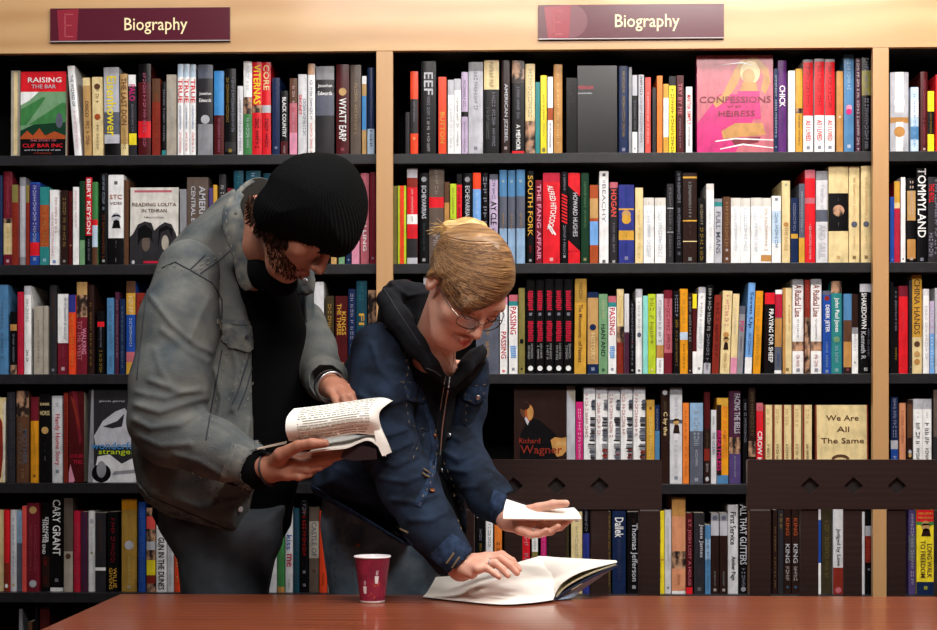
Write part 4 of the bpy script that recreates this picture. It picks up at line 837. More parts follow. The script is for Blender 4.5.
#faceout('hardback_book', 868.2, 871.6, 406, 3, .13, 'maroon', [], 'narrow maroon book edge right of We Are All The Same', 'maroon', y0=SY+.004, lean=0)
# ---------------------------------------------------------------- book labels
from collections import defaultdict
byshelf = defaultdict(list)
for b in allbooks: byshelf[(b['row'], b['bay'])].append(b)
def words(s): return len(s.split())
def setlabels():
    for key, lst in byshelf.items():
        lst.sort(key=lambda b: b['x']); place = key[0]+' shelf '+key[1]+' bay'
        runs = defaultdict(list)
        for b in lst:
            if b['desc'].startswith('G '): runs[b['desc']].append(b)
        for d, g in runs.items():
            t = d.split('|')[0][2:]
            pos = {1: [''], 2: ['left one', 'right one'], 3: ['left one', 'middle one', 'right one'], 4: ['leftmost', 'second from left', 'second from right', 'rightmost'], 5: ['leftmost', 'second from left', 'middle one', 'second from right', 'rightmost']}[len(g)]
            for b, p in zip(g, pos): b['label'] = (p+' of ' if p else '')+t+', '+place; b['short'] = t.split('matching ')[-1]; b['short'] = ' '.join(b['short'].split()[:4]) ; b['short'] = 'the matching '+b['base_w'] + ' books'
        cnt = defaultdict(int)
        for b in lst: cnt[b['d']] += 1
        for i, b in enumerate(lst):
            if 'label' in b: continue
            L = lst[i-1] if i else None; Rr = lst[i+1] if i+1 < len(lst) else None
            d = b['d']
            sz = ''
            if cnt[d] > 1 or True:
                if b['w'] > .028: sz = 'wide '
                elif b['w'] < .0145: sz = 'thin '
            if d.split()[0] in ('thin', 'wide', 'tall', 'short', 'leaning', 'glossy', 'large', 'thick'): sz = ''
            nb = 'between '+L['n']+' and '+Rr['n']+' books' if L and Rr else ('at the right end beside '+L['n']+' book' if L else 'at the left end beside '+Rr['n']+' book')
            cand = [sz+d+', '+place+', '+nb, d+', '+place+', '+nb, sz+d+', '+key[0]+' '+key[1]+' shelf, '+nb, d+', '+key[0]+' '+key[1]+' shelf, '+nb, sz+d+', '+place+', '+nb.replace(' books', ''), sz+d+', '+key[0]+' '+key[1]+' shelf, '+nb, sz+d+', '+place+((', right of '+L['n']) if L else ', left end')]
            cand = [c for c in cand if words(c) <= 16] or [sz+d+', '+key[0]+' '+key[1]+' shelf']
            b['label'] = cand[0]
for b in allbooks:
    b['base_w'] = WORD.get(b['base'], b['base'])
    b['d'] = b['desc'][2:] if b['desc'].startswith('G ') else (b['desc'] or look(b['base'], b['spec'], b['tt'], b['w']))
    b['n'] = b['base_w']
for b in allbooks:
    if b['desc'].startswith('G '): b['n'] = b['base_w']
setlabels()
seen = defaultdict(list)
for b in allbooks: seen[b['label']].append(b)
for l, g in seen.items():
    if len(g) > 1:
        g.sort(key=lambda b: b['x'])
        for k, b in enumerate(g):
            p = ['left', 'right'] if len(g) == 2 else ['leftmost', 'middle', 'rightmost'] if len(g) == 3 else NUM
            b['label'] = p[k]+' '+l
for b in allbooks:
    b['label'] = ' '.join(b['label'].split()[:16]); b['o']['label'] = b['label']
    if b['desc'].startswith('G '): b['o']['group'] = 'matching '+b['base_w']+' books on the '+b['row']+' shelf'
    else: b['o']['group'] = 'books standing on the '+b['row']+' shelf'
# ---------------------------------------------------------------- table
TBZ = .75
mahog = wood('varnished_mahogany', '#6b2f1e', '#9a5233', (.5, 2.2, 1), .3, .4, wave=4, dist=5)
tA = W(120, 594.3, 3.1); tx0 = tA.x; tx1 = 2.3; ty0 = 1.9; ty1 = 3.1
tb = empty('reading_table', ((tx0+tx1)/2, 2.5, 0), 'long reddish brown wooden table in the foreground with a polished top', 'table')
q = MB(); q.box(tx0, tx1, ty0, ty1, TBZ-.032, TBZ, bev=.003); q.build('tabletop', mahog, tb)
q = MB()
q.box(tx0+.07, tx1-.07, ty0+.07, ty0+.09, TBZ-.12, TBZ-.0325); q.box(tx0+.07, tx1-.07, ty1-.09, ty1-.07, TBZ-.12, TBZ-.0325)
q.box(tx0+.07, tx0+.09, ty0+.09, ty1-.09, TBZ-.12, TBZ-.0325); q.box(tx1-.09, tx1-.07, ty0+.09, ty1-.09, TBZ-.12, TBZ-.0325); q.build('apron', mahog, tb)
for x in (tx0+.05, tx1-.12):
    for y in (ty0+.05, ty1-.12):
        q = MB(); q.box(x, x+.07, y, y+.07, 0, TBZ-.0326 if False else TBZ-.121, bev=.003); q.build('leg', mahog, tb)
# ---------------------------------------------------------------- chairs
chm = wood('espresso_stained_wood', '#20110f', '#2c1916', (1.2, 1, 14), .42, .25, wave=1.5, dist=6); chd = mat('dark_recess', '#140b0a', .6)
seatm = mat('chair_seat_leather', '#1f1512', .45)
def chair(cpx, label):
    Y = 3.44; s = 1500/Y; c = W(cpx, 470, Y); cx = c.x; top = W(cpx, 459.5, Y).z; bot = W(cpx, 509, Y).z
    r = empty('dining_chair', (cx, Y-.2, 0), label, 'chair', 'chairs on the far side of the table')
    hw = .2395; holes = []
    for k in (-1, 0, 1):
        d = .021; x = cx+k*.098; z = W(cpx, 485.5, Y).z; holes.append([(x-d, z), (x, z-d*.95), (x+d, z), (x, z+d*.95)])
    q = MB(); q.plate([(cx-hw, bot), (cx+hw, bot), (cx+hw, top-.003), (cx+hw-.003, top), (cx-hw+.003, top), (cx-hw, top-.003)], holes, Y-.011, Y+.011); q.build('top_rail', chm, r)
    for hh in holes:
        q = MB(); q.plate([(x*.999+cx*.001, z) for x, z in hh], [], Y-.0005, Y+.009); q.build('diamond_inlay', chd, r)
    for sx in (-1, 1):
        q = MB(); x = cx+sx*(hw-.028); q.box(x-.024, x+.024, Y-.018, Y+.018, 0.0, bot-.0003, bev=.003); q.build('back_leg', chm, r)
        q = MB(); q.box(x-.02, x+.02, Y-.43, Y-.39, 0, .43, bev=.003); q.build('front_leg', chm, r)
        q = MB(); q.box(x-.01, x+.01, Y-.389, Y-.0185, .2, .235); q.build('side_stretcher', chm, r)
    for k in (-1, 0, 1):
        q = MB(); x = cx+k*.0985; q.box(x-.0205, x+.0205, Y-.007, Y+.007, .53, bot-.0003, bev=.002); q.build('back_slat', chm, r)
    q = MB(); q.box(cx-hw+.053, cx+hw-.053, Y-.01, Y+.01, .49, .5295, bev=.002); q.build('lower_rail', chm, r)
    q = MB(); q.box(cx-hw+.01, cx+hw-.01, Y-.44, Y-.019, .4305, .485, bev=.012); q.build('seat', seatm, r)
    return r
chair(556.5, 'dark brown chair with diamond inlays behind the large open book')
chair(852.5, 'dark brown chair with diamond inlays at the right side of the photo')
# ---------------------------------------------------------------- paper cup
Yc = 2.972; cb = W(372.5, 600.2, Yc); S = Yc/1500
cupm = mat('cup_maroon_print', '#93223f', .45, .5, .1, noise=((28, 28, 28), '#7d1a35', 2, .45, .55)); cupw = mat('cup_white_paper', '#efe9ec', .5); cor = mat('cup_orange_print', '#d86a2a', .5); cpl = mat('cup_plum_print', '#5c1430', .5)
cb.z = TBZ+.0005; H = 46.5*S; r0 = 12.3*S; r1 = 18*S
q = MB(); q.lathe([(r0*.93, .004), (r0*.96, 0), (r0, .0), (r0*1.005, .003), (r0*1.02, H*.05)], cb, 48, 1); q.lathe([(r0*1.02, H*.05), (r1*.985, H*.965)], cb, 48, 0)
q.lathe([(r1*.985, H*.965), (r1*1.02, H*.965), (r1*1.045, H*.98), (r1*1.03, H), (r1*.99, H*.99), (r1*.96, H*.97), (r0*.96, .006), (0.0001, .006)], cb, 48, 1)
cup = q.build('paper_cup', [cupm, cupw], smooth=True); tag(cup, 'maroon paper cup with white rim standing on the table', 'cup')
def on_cup(pts):                              # wrap small flat marks on the cup wall; x from -1 to 1, z from 0 to 1
    o = []
    for x, z in pts:
        rr = (r0*1.02+(r1*.985-r0*1.02)*((z-.05)/.915))+.0003; a = math.asin(max(-1, min(1, x))); o.append((cb.x+rr*math.sin(a), cb.y-rr*math.cos(a), cb.z+H*z))
    return o
q = MB()
for (x, z) in ((-.45, .3), (.35, .52)):
    q.add(on_cup([(x-.09, z-.09), (x+.1, z-.09), (x+.13, z+.07), (x-.12, z+.07)]), [(0, 1, 2, 3)], 0)
    for d in (-.03, .05): q.add(on_cup([(x+d-.015, z+.09), (x+d+.015, z+.09), (x+d+.05, z+.19), (x+d+.02, z+.19)]), [(0, 1, 2, 3)], 0)
for (a, b, c, d, m) in ((-.2, .17, .25, .1, 1), (-.05, .22, .3, .12, 1), (.15, .4, .55, .42, 1), (.2, .36, .5, .39, 1), (-.1, .7, .2, .55, 2), (-.3, .62, -.25, .4, 2), (.45, .72, .8, .68, 2), (.5, .8, .75, .74, 2), (-.7, .8, -.2, .84, 2), (0, .86, .35, .8, 2), (-.75, .5, -.6, .55, 2), (.6, .25, .8, .35, 2)):
    q.add(on_cup([(a, b), (c, d), (c, d+.022), (a, b+.022)]), [(0, 1, 2, 3)], m)
q.build('printed_design', [cupw, cor, cpl], cup)
# ---------------------------------------------------------------- lights: ceiling panels the shop has
def area(name, loc, tgt, sx, sy, en, col):
    l = bpy.data.lights.new(name, 'AREA'); l.shape = 'RECTANGLE'; l.size = sx; l.size_y = sy; l.energy = en; l.color = col
    o = bpy.data.objects.new(name, l); COL.objects.link(o); o.location = loc
    o.rotation_euler = (Vector(tgt)-Vector(loc)).to_track_quat('-Z', 'Y').to_euler(); return o
glow = mat('lamp_diffuser', '#ffffff', .5); housing = mat('lamp_housing', '#d8d8d8', .4)
b_ = glow.node_tree.nodes['Principled BSDF']; b_.inputs['Emission Color'].default_value = (1, .96, .9, 1); b_.inputs['Emission Strength'].default_value = 1.2
area('ceiling_light_right', (.95, 2.95, 3.17), (.75, 3.6, .9), 1.5, .35, 50, (1, .955, .90))
area('ceiling_light_rear', (1.0, 1.55, 3.17), (.7, 3.8, 1.1), 1.2, .6, 88, (1, .95, .9))
area('ceiling_light_middle', (-.35, 1.1, 3.17), (-.1, 3.6, 1.0), 1.2, .6, 52, (1, .95, .9))
area('ceiling_light_left', (-1.1, 2.7, 3.17), (-.7, 3.1, .7), .8, .6, 20, (.9, .95, 1))
for i, (x, y, w_, d_) in enumerate(((.95, 2.95, 1.55, .4), (-.35, 1.1, 1.25, .65), (-1.1, 2.7, .85, .65), (1.0, 1.55, 1.25, .65))):
    e = empty('ceiling_light', (x, y, 3.22), ['long ceiling light panel over the right of the bookcase', 'ceiling light panel above the camera side of the table', 'small ceiling light panel over the left of the table', 'ceiling light panel above the right end of the table'][i], 'ceiling light', 'ceiling light panels')
    q = MB(); q.box(x-w_/2, x+w_/2, y-d_/2, y+d_/2, 3.22, 3.2995); q.build('housing', housing, e)
    q = MB(); q.box(x-w_/2+.02, x+w_/2-.02, y-d_/2+.02, y+d_/2-.02, 3.213, 3.2199); q.build('diffuser', glow, e)
sc = bpy.context.scene
w = bpy.data.worlds.new('world'); sc.world = w; w.use_nodes = True; w.node_tree.nodes['Background'].inputs[0].default_value = (.5, .55, .65, 1); w.node_tree.nodes['Background'].inputs[1].default_value = .05
sc.view_settings.view_transform = 'Standard'; sc.view_settings.look = 'None'; sc.view_settings.gamma = 1; sc.view_settings.use_curve_mapping = False; sc.view_settings.exposure = 0
# ---------------------------------------------------------------- smooth solids: distance functions turned into meshes
import openvdb
f32 = np.float32
def V3(p): return np.array(p, f32)
def ball(c, r): c = V3(c); return lambda X, Y, Z: np.sqrt((X-c[0])**2+(Y-c[1])**2+(Z-c[2])**2)-r
def cone(a, b, ra, rb, sq=None):
    a = V3(a); b = V3(b); e = b-a; L2 = float(e@e)+1e-12
    def f(X, Y, Z):
        x = X-a[0]; y = Y-a[1]; z = Z-a[2]; t = np.clip((x*e[0]+y*e[1]+z*e[2])/L2, 0, 1)
        return np.sqrt((x-e[0]*t)**2+(y-e[1]*t)**2+(z-e[2]*t)**2)-(ra+(rb-ra)*t)
    return f
def smin(a, b, k):
    if k <= 0: return np.minimum(a, b)
    h = np.maximum(k-np.abs(a-b), 0)/k; return np.minimum(a, b)-h*h*k*.25
def union(fs, k=.02):
    def f(X, Y, Z):
        d = fs[0](X, Y, Z)
        for g in fs[1:]: d = smin(d, g(X, Y, Z), k)
        return d
    return f
def cut(f, g, k=.004): return lambda X, Y, Z: -smin(-f(X, Y, Z), g(X, Y, Z), k)
def chain(pts, rs, k=.01): return union([cone(pts[i], pts[i+1], rs[i], rs[i+1]) for i in range(len(pts)-1)], k)
def ellip(c, r, M=None):
    c = V3(c); r = V3(r); M = np.eye(3, dtype=f32) if M is None else np.array(M, f32)
    def f(X, Y, Z):
        x = X-c[0]; y = Y-c[1]; z = Z-c[2]
        a = (M[0, 0]*x+M[0, 1]*y+M[0, 2]*z)/r[0]; b = (M[1, 0]*x+M[1, 1]*y+M[1, 2]*z)/r[1]; g = (M[2, 0]*x+M[2, 1]*y+M[2, 2]*z)/r[2]
        k = np.sqrt(a*a+b*b+g*g); k2 = np.sqrt((a/r[0])**2+(b/r[1])**2+(g/r[2])**2)+1e-6
        return k*(k-1)/k2
    return f
def puff(poly, y0, R, T, tilt=(0, 0), c=(0, 0)):
    "rounded solid whose outline is poly; depth centre y0, edge radius R, half thickness T"
    def f(X, Y, Z):
        px, py, dep = project(X, Y, Z); s = sdf_poly(px, py, poly)*(y0/F)
        dy = (Y-(y0+tilt[0]*(px-c[0])+tilt[1]*(py-c[1])))*(R/T)
        q = np.maximum(s+R, 0); return (np.sqrt(q*q+dy*dy)-R)*min(1, T/R) 
    return f
def prism(poly, ya, yb):
    def f(X, Y, Z):
        px, py, dep = project(X, Y, Z); s = sdf_poly(px, py, poly)*(ya/F); return np.maximum(s, np.maximum(ya-Y, Y-yb))
    return f
def waves(seed, n=6, lo=20, hi=60, stretch=(1, 1, 1)):
    r = np.random.default_rng(seed); K = r.normal(size=(n, 3)); K /= np.linalg.norm(K, axis=1)[:, None]
    K *= r.uniform(lo, hi, (n, 1))*np.array(stretch); ph = r.uniform(0, 6.28, n)
    def f(X, Y, Z):
        o = 0
        for k, p in zip(K.astype(f32), ph): o = o+np.sin(k[0]*X+k[1]*Y+k[2]*Z+f32(p))
        return o/n
    return f
def addw(f, w, amp): return lambda X, Y, Z: f(X, Y, Z)+amp*w(X, Y, Z)
def polygonise(fn, lo, hi, h):
    lo = np.array(lo, f32); hi = np.array(hi, f32); B = 10; nb = np.ceil((hi-lo)/(h*B)).astype(int); n = nb*B
    cs = [lo[i]+(np.arange(nb[i])+.5)*B*h-.5*h for i in range(3)]
    CXx, CYy, CZz = np.meshgrid(*[c.astype(f32) for c in cs], indexing='ij'); dc = fn(CXx, CYy, CZz)
    act = np.argwhere(np.abs(dc) < B*h*1.45+.004); arr = np.where(dc > 0, f32(.05), f32(-.05)).repeat(B, 0).repeat(B, 1).repeat(B, 2).astype(f32)
    o = np.arange(B, dtype=f32)*h
    for s in range(0, len(act), 400):
        A = act[s:s+400]; base = lo+A*B*h
        X = (base[:, 0, None, None, None]+o[None, :, None, None]+np.zeros((1, 1, B, B), f32)).astype(f32); Y = (base[:, 1, None, None, None]+o[None, None, :, None]+np.zeros((1, B, 1, B), f32)).astype(f32); Z = (base[:, 2, None, None, None]+o[None, None, None, :]+np.zeros((1, B, B, 1), f32)).astype(f32)
        d = fn(X, Y, Z)
        for k, (i, j, l) in enumerate(A): arr[i*B:(i+1)*B, j*B:(j+1)*B, l*B:(l+1)*B] = d[k]
    g = openvdb.FloatGrid(1.0); g.copyFromArray(arr); p, t, q = g.convertToPolygons(0.0, 0.0)
    return lo+p*h, [tuple(int(i) for i in f) for f in t]+[tuple(int(i) for i in f) for f in q]
def solid(name, fn, lo, hi, h, m, parent, extra=None):
    v, f = polygonise(fn, lo, hi, h); v = [tuple(x) for x in v]
    if extra:
        for v2, f2 in extra:
            n = len(v); v += [tuple(x) for x in v2]; f += [tuple(i+n for i in q) for q in f2]
    o = mesh_obj(name, v, f, m, parent, smooth=True)
    bm = bmesh.new(); bm.from_mesh(o.data); bmesh.ops.recalc_face_normals(bm, faces=bm.faces)
    bmesh.ops.smooth_vert(bm, verts=bm.verts, factor=.5, use_axis_x=True, use_axis_y=True, use_axis_z=True); bm.to_mesh(o.data); bm.free(); return o
def rnd_poly(P):
    o = []; n = len(P); P = [Vector(p) for p in P]
    for i in range(n):
        a, b, c, d = P[i-1], P[i], P[(i+1) % n], P[(i+2) % n]
        for s in (0, .33, .67): o.append(tuple(.5*((2*b)+(c-a)*s+(2*a-5*b+4*c-d)*s*s+(3*b-a-3*c+d)*s**3)))
    return o
# casting outlines on a finished surface ------------------------------------
CO = Vector((0, 0, CAMZ))
def bvh_of(*obs):
    v = []; f = []
    for o in obs:
        n = len(v); mw = Matrix.Identity(4); q = o
        while q is not None: mw = Matrix.LocRotScale(q.location, q.rotation_euler, q.scale) @ mw; q = q.parent
        v += [mw @ x.co for x in o.data.vertices]; f += [tuple(i+n for i in p.vertices) for p in o.data.polygons]
    return BVHTree.FromPolygons(v, f)
def hit(bv, px, py):
    d = (W(px, py, 3)-CO).normalized(); loc, nor, i, dist = bv.ray_cast(CO, d)
    if loc is None: return None, None
    if nor.dot(d) > 0: nor = -nor
    return loc, nor
def stitch(q, bv, pts, r=.0011, off=.0006, step=2.5, mi=0, closed=False, dash=False):
    P = [Vector((a, b)) for a, b in pts]
    if closed: P.append(P[0])
    out = []
    for a, b in zip(P[:-1], P[1:]):
        n = max(1, int((b-a).length/step))
        for k in range(n): out.append(a+(b-a)*k/n)
    out.append(P[-1]); run = []; last = None
    def flush():
        if len(run) > 1: q.tube(run, r, 5, mi)
    for i, p in enumerate(out):
        l, n = hit(bv, p.x, p.y)
        if l is None or (last is not None and (l-last).length > .03) or (dash and i % 3 == 2):
            flush(); run = []; last = l
            if l is None: continue
            if dash and i % 3 == 2: continue
        run.append(l+n*off); last = l
    flush()
def patch(q, bv, poly, th=.003, step=2.0, mi=0, bulge=0):
    P = [Vector(p) for p in poly]; pts = []
    for a, b in zip(P, P[1:]+P[:1]):
        n = max(1, int((b-a).length/step))
        for k in range(n): pts.append(a+(b-a)*k/n)
    nb = len(pts); x0 = min(p.x for p in pts); x1 = max(p.x for p in pts); y0 = min(p.y for p in pts); y1 = max(p.y for p in pts)
    gx = np.arange(x0, x1, step); gy = np.arange(y0, y1, step)
    for x in gx:
        ss = sdf_poly(np.full(len(gy), x, f32), gy.astype(f32), [tuple(p) for p in P])
        for y, s in zip(gy, ss):
            if s < -step*.45: pts.append(Vector((float(x), float(y))))
    res = delaunay_2d_cdt(pts, [], [list(range(nb))], 1, 1e-4); pv, fv = res[0], res[2]
    hits = [hit(bv, p.x, p.y) for p in pv]; good = [h for h in hits if h[0] is not None]
    if not good: return
    L = []; prev = good[0]
    for h in hits:
        if h[0] is None: h = prev
        L.append(h); prev = h
    n = len(L); top = [l+k*th for l, k in L]; bot = [l+k*.0002 for l, k in L]; f = [tuple(t) for t in fv]; edge = {}
    for t in fv:
        for a, b in zip(t, list(t[1:])+[t[0]]):
            edge[(a, b)] = 1
    bd = [(a, b) for (a, b) in edge if (b, a) not in edge]
    q.add(top+bot, f+[tuple(i+n for i in t[::-1]) for t in f]+[(a, b, b+n, a+n) for a, b in bd], mi)
def loft(rows, nu=24, nv=16):
    "smooth sheet through rows of (px, py, Y)"
    R3 = [[W(*p) for p in r] for r in rows]
    def cr(P, t):
        n = len(P)-1; x = min(max(t, 0), .99999)*n; i = int(x); s = x-i; p = [P[max(0, min(n, i+k))] for k in (-1, 0, 1, 2)]
        return .5*((2*p[1])+(p[2]-p[0])*s+(2*p[0]-5*p[1]+4*p[2]-p[3])*s*s+(3*p[1]-p[0]-3*p[2]+p[3])*s**3)
    g = []
    for j in range(nv+1):
        v = j/nv; g.append([cr([cr(r, i/nu) for r in R3], v) for i in range(nu+1)])
    return g
def sheet(q, g, th, mi=0, dirn=Vector((0, 0, -1))):
    nv = len(g); nu = len(g[0]); v = [p for r in g for p in r]; N = len(v); v2 = [p+dirn*th for p in v]
    f = [(j*nu+i, j*nu+i+1, (j+1)*nu+i+1, (j+1)*nu+i) for j in range(nv-1) for i in range(nu-1)]
    b = [(j*nu, (j+1)*nu) for j in range(nv-1)]+[(j*nu+nu-1, (j+1)*nu+nu-1) for j in range(nv-1)]+[(i, i+1) for i in range(nu-1)]+[((nv-1)*nu+i, (nv-1)*nu+i+1) for i in range(nu-1)]
    q.add(v+v2, f+[tuple(i+N for i in t[::-1]) for t in f]+[(a, c, c+N, a+N) for a, c in b], mi)
def frame(f, u):
    f = Vector(f).normalized(); u = Vector(u); u = (u-f*u.dot(f)).normalized(); r = f.cross(u); return r, f, u
def head_fn(C, r, f, u, s=1., female=False, neck=None, nr=.055):
    "skin of a head: r right, f forward, u up"
    C = Vector(C); p = lambda a, b, c: C+(r*a+f*b+u*c)*s; M = [list(r), list(f), list(u)]
    j = .85 if female else 1.
    parts = [ellip(p(0, -.012, .03), (.074*s, .094*s, .083*s), M), ellip(p(0, .022, -.04), (.058*s, .062*s, .08*s), M),
             cone(p(-.028*j, .05, -.098), p(.028*j, .05, -.098), .022*s*j, .022*s*j), ball(p(0, .066, -.105), .019*s),
             cone(p(-.048*j, -.0, -.06), p(-.025, .052, -.1), .018*s, .016*s), cone(p(.048*j, -.0, -.06), p(.025, .052, -.1), .018*s, .016*s),
             ball(p(-.04, .056, -.03), .021*s), ball(p(.04, .056, -.03), .021*s), cone(p(-.035, .074, .02), p(.035, .074, .02), .013*s, .013*s)]
    fn = union(parts, .024)
    for sx in (-1, 1): fn = cut(fn, ball(p(sx*.032, .098, -.001), .019*s), .014)
    add = [cone(p(0, .084, .006), p(0, .106, -.034), .008*s, .0105*s), ball(p(-.011, .098, -.038), .0075*s), ball(p(.011, .098, -.038), .0075*s)]
    for sx in (-1, 1): add.append(ball(p(sx*.032, .074, -.001), .0125*s))
    add += [chain([p(-.02, .08, -.067), p(-.008, .0895, -.068), p(.008, .0895, -.068), p(.02, .08, -.067)], [.004*s]*4), chain([p(-.018, .08, -.071), p(0, .0885, -.0785), p(.018, .08, -.071)], [.0045*s, .006*s, .0045*s])]
    g = union(add, .004)
    def hd(X, Y, Z): return smin(fn(X, Y, Z), g(X, Y, Z), .007)
    ears = []
    for sx in (-1, 1):
        ears += [ellip(p(sx*.077, -.012, -.008), (.009*s, .017*s, .031*s), M)]
    e = union(ears, .001)
    for sx in (-1, 1): e = cut(e, ellip(p(sx*.087, -.008, -.004), (.008*s, .009*s, .019*s), M), .004)
    nk = [] 
    if neck is not None: nk = [cone(p(0, -.025, -.05), neck, nr, nr*1.08)]
    def allf(X, Y, Z):
        d = smin(hd(X, Y, Z), e(X, Y, Z), .006)
        for q in nk: d = smin(d, q(X, Y, Z), .02)
        return d
    return allf, p
def hand_fn(wrist, fingers, thumb, wr=.026, fr=1., palmk=.014):
    ps = [lambda X, Y, Z: 0]; ps = []
    wv = W(*wrist)
    for i, c in enumerate(fingers):
        pts = [W(*q) for q in c]; ps.append(cone(wv, pts[0], wr*.75, .0115*fr))
    palm = union(ps, palmk); fs = []
    for i, c in enumerate(fingers):
        pts = [W(*q) for q in c]; k = (1, 1.04, .97, .85)[min(i, 3)]*fr; rs = [.0102*k, .0092*k, .0085*k, .0072*k][:len(pts)]; fs.append(chain(pts, rs, .003))
    t = [W(*q) for q in thumb]; fs.append(chain([wv]+t, [.017*fr, .015*fr, .0115*fr, .0105*fr, .0085*fr][:len(t)+1], .004))
    fg = union(fs, .0015); return lambda X, Y, Z: smin(palm(X, Y, Z), fg(X, Y, Z), .006)
def bounds(pts, m):
    v = [W(*p) if len(p) == 3 and abs(p[0]) > 3 else Vector(p) for p in pts]
    return [min(q[i] for q in v)-m for i in range(3)], [max(q[i] for q in v)+m for i in range(3)]
# ---------------------------------------------------------------- people
skin1 = mat('skin_man', '#b27a63', .5, .4, noise=((30, 30, 30), '#a06852', 4, .3, .7), sss=.12)
skin2 = mat('skin_woman', '#dba994', .48, .4, noise=((30, 30, 30), '#d39680', 4, .3, .7), sss=.12)
denim1 = mat('faded_grey_denim', '#3d464c', .9, .2, noise=((15, 15, 20), '#75746e', 10, .24, .8), bump=((260, 260, 300), .7, .0014))
denim1b = mat('faded_denim_trim', '#444d54', .9, .2, noise=((45, 45, 45), '#7a776e', 7, .3, .72), bump=((300, 300, 300), .6, .001))
denim2 = mat('dark_blue_denim', '#0c1420', .88, .2, noise=((18, 18, 26), '#26354c', 8, .35, .75), bump=((700, 700, 900), .35, .0008))
denim2b = mat('dark_denim_trim', '#131f33', .88, .2, noise=((60, 60, 60), '#2f4260', 6, .35, .75), bump=((300, 300, 300), .6, .001))
jean1 = mat('charcoal_jeans', '#40454c', .88, .2, noise=((14, 14, 14), '#5a6068', 6, .3, .7), bump=((600, 600, 600), .3, .0008))
jean2 = mat('blue_jeans', '#455464', .88, .2, noise=((12, 12, 12), '#8794a0', 6, .35, .7), bump=((600, 600, 600), .3, .0008))
thread1 = mat('pale_thread', '#7d7a70', .8); thread1d = mat('dark_seam', '#2a2e36', .9); thread2 = mat('tan_thread', '#6a5a44', .8); thread2d = mat('navy_seam', '#0c1424', .9)
blk = mat('black_knit', '#060607', .97, .1); hood = mat('black_hoodie', '#121317', .93, .2, noise=((50, 50, 50), '#1c1e24', 5, .3, .7))
beanie = mat('black_beanie_wool', '#08090a', .97, .1, bump=((400, 400, 400), .5, .0015)); brass = mat('copper_button', '#8a5a3c', .35, metal=.8); steelm = mat('steel_button', '#b9b9bd', .3, metal=.9)
hairb = mat('brown_hair', '#150d09', .9, .1, noise=((120, 120, 120), '#231710', 4, .3, .7)); white = mat('white_enamel', '#e8e8e8', .4)
eyew = mat('eye_white', '#d8d0c8', .3); irism = mat('iris', '#3b4a50', .3); lipm = mat('lip_skin', '#c25850', .45, sss=.1); lashm = mat('dark_lash', '#2a1a14', .7); leather = mat('dark_leather', '#1a1412', .5)
def limb_extra(fn, pts, h=.007):
    lo, hi = bounds(pts, .16); return polygonise(fn, lo, hi, h)
def ridges(lst):
    "cloth folds: (outline px, height m, half width px)"
    def f(X, Y, Z):
        px, py, dep = project(X, Y, Z); o = 0
        for P, amp, wd in lst:
            d = np.full(px.shape, 1e9, f32)
            for (ax, ay), (bx, by) in zip(P[:-1], P[1:]):
                ex, ey = bx-ax, by-ay; t = np.clip(((px-ax)*ex+(py-ay)*ey)/(ex*ex+ey*ey), 0, 1); d = np.minimum(d, (px-ax-ex*t)**2+(py-ay-ey*t)**2)
            o = o-amp*np.exp(-d/(wd*wd))
        return o
    return f
def shoes(root, feet, m):
    for (x, y, ang) in feet:
        d = Vector((math.cos(ang), math.sin(ang), 0)); c = Vector((x, y, 0))
        fn = union([ellip(c+d*.05+Vector((0, 0, .045)), (.062, .062, .05)), ellip(c+d*.15+Vector((0, 0, .035)), (.055, .055, .04)), cone(c+Vector((0, 0, .05)), c+Vector((0, 0, .12)), .045, .042)], .04)
        g = cut(fn, lambda X, Y, Z: Z-.003, .002); lo = [x-.12-.16*abs(d.x), y-.12-.2*abs(d.y), -.01]; hi = [x+.12+.2*abs(d.x), y+.12+.16*abs(d.y), .18]
        solid('shoe', g, lo, hi, .006, m, root)
# ================================================================= the man
mr = empty('person', (W(225, 560, 3.33).x, 3.33, 0), 'person in black beanie and faded denim jacket reading an open paperback', 'person')
hf, hr = None, None
r_, f_, u_ = frame((.50, -.20, -.84), (.745, -.395, .535))
MC = W(307, 218, 3.08)
hfn, hp = head_fn(MC, r_, f_, u_, 1.0, neck=W(262, 268, 3.27), nr=.052)
lo = [min(MC.x, W(250, 250, 3.3).x)-.09, 2.93, MC.z-.21]; hi = [MC.x+.15, 3.36, MC.z+.15]
nkx = cone(W(258, 208, 3.2), W(262, 245, 3.2), .028, .045)
hfn0 = hfn; hfn = lambda X, Y, Z: smin(hfn0(X, Y, Z), nkx(X, Y, Z), .02)
v, f = polygonise(hfn, lo, hi, .0022); body = [(v, f)]
# right hand, under the book with the thumb on the page
rw = (257, 470, 3.04)
hand = hand_fn((268, 469, 3.03), [[(293, 457, 3.015), (312, 456, 3.01), (331, 454, 3.01), (347, 453, 3.02)], [(293, 463, 3.0), (311, 463, 2.995), (327, 460, 3.0), (341, 456, 3.01)],
    [(291, 469, 3.0), (307, 470, 2.995), (319, 467, 3.0), (330, 462, 3.01)], [(287, 475, 3.0), (299, 477, 2.995), (309, 474, 3.0), (317, 469, 3.01)]], [(281, 455, 2.985), (298, 446, 2.965), (312, 443.5, 2.955), (325, 443.5, 2.955)], wr=.029)
fore = chain([W(150, 430, 3.14), W(235, 466, 3.06), W(268, 469, 3.03)], [.035, .03, .026], .02)
g = lambda X, Y, Z: smin(hand(X, Y, Z), fore(X, Y, Z), .012)
lo, hi = bounds([(235, 440, 3.1), (355, 490, 2.93)], .02); body.append(polygonise(g, lo, hi, .0022))
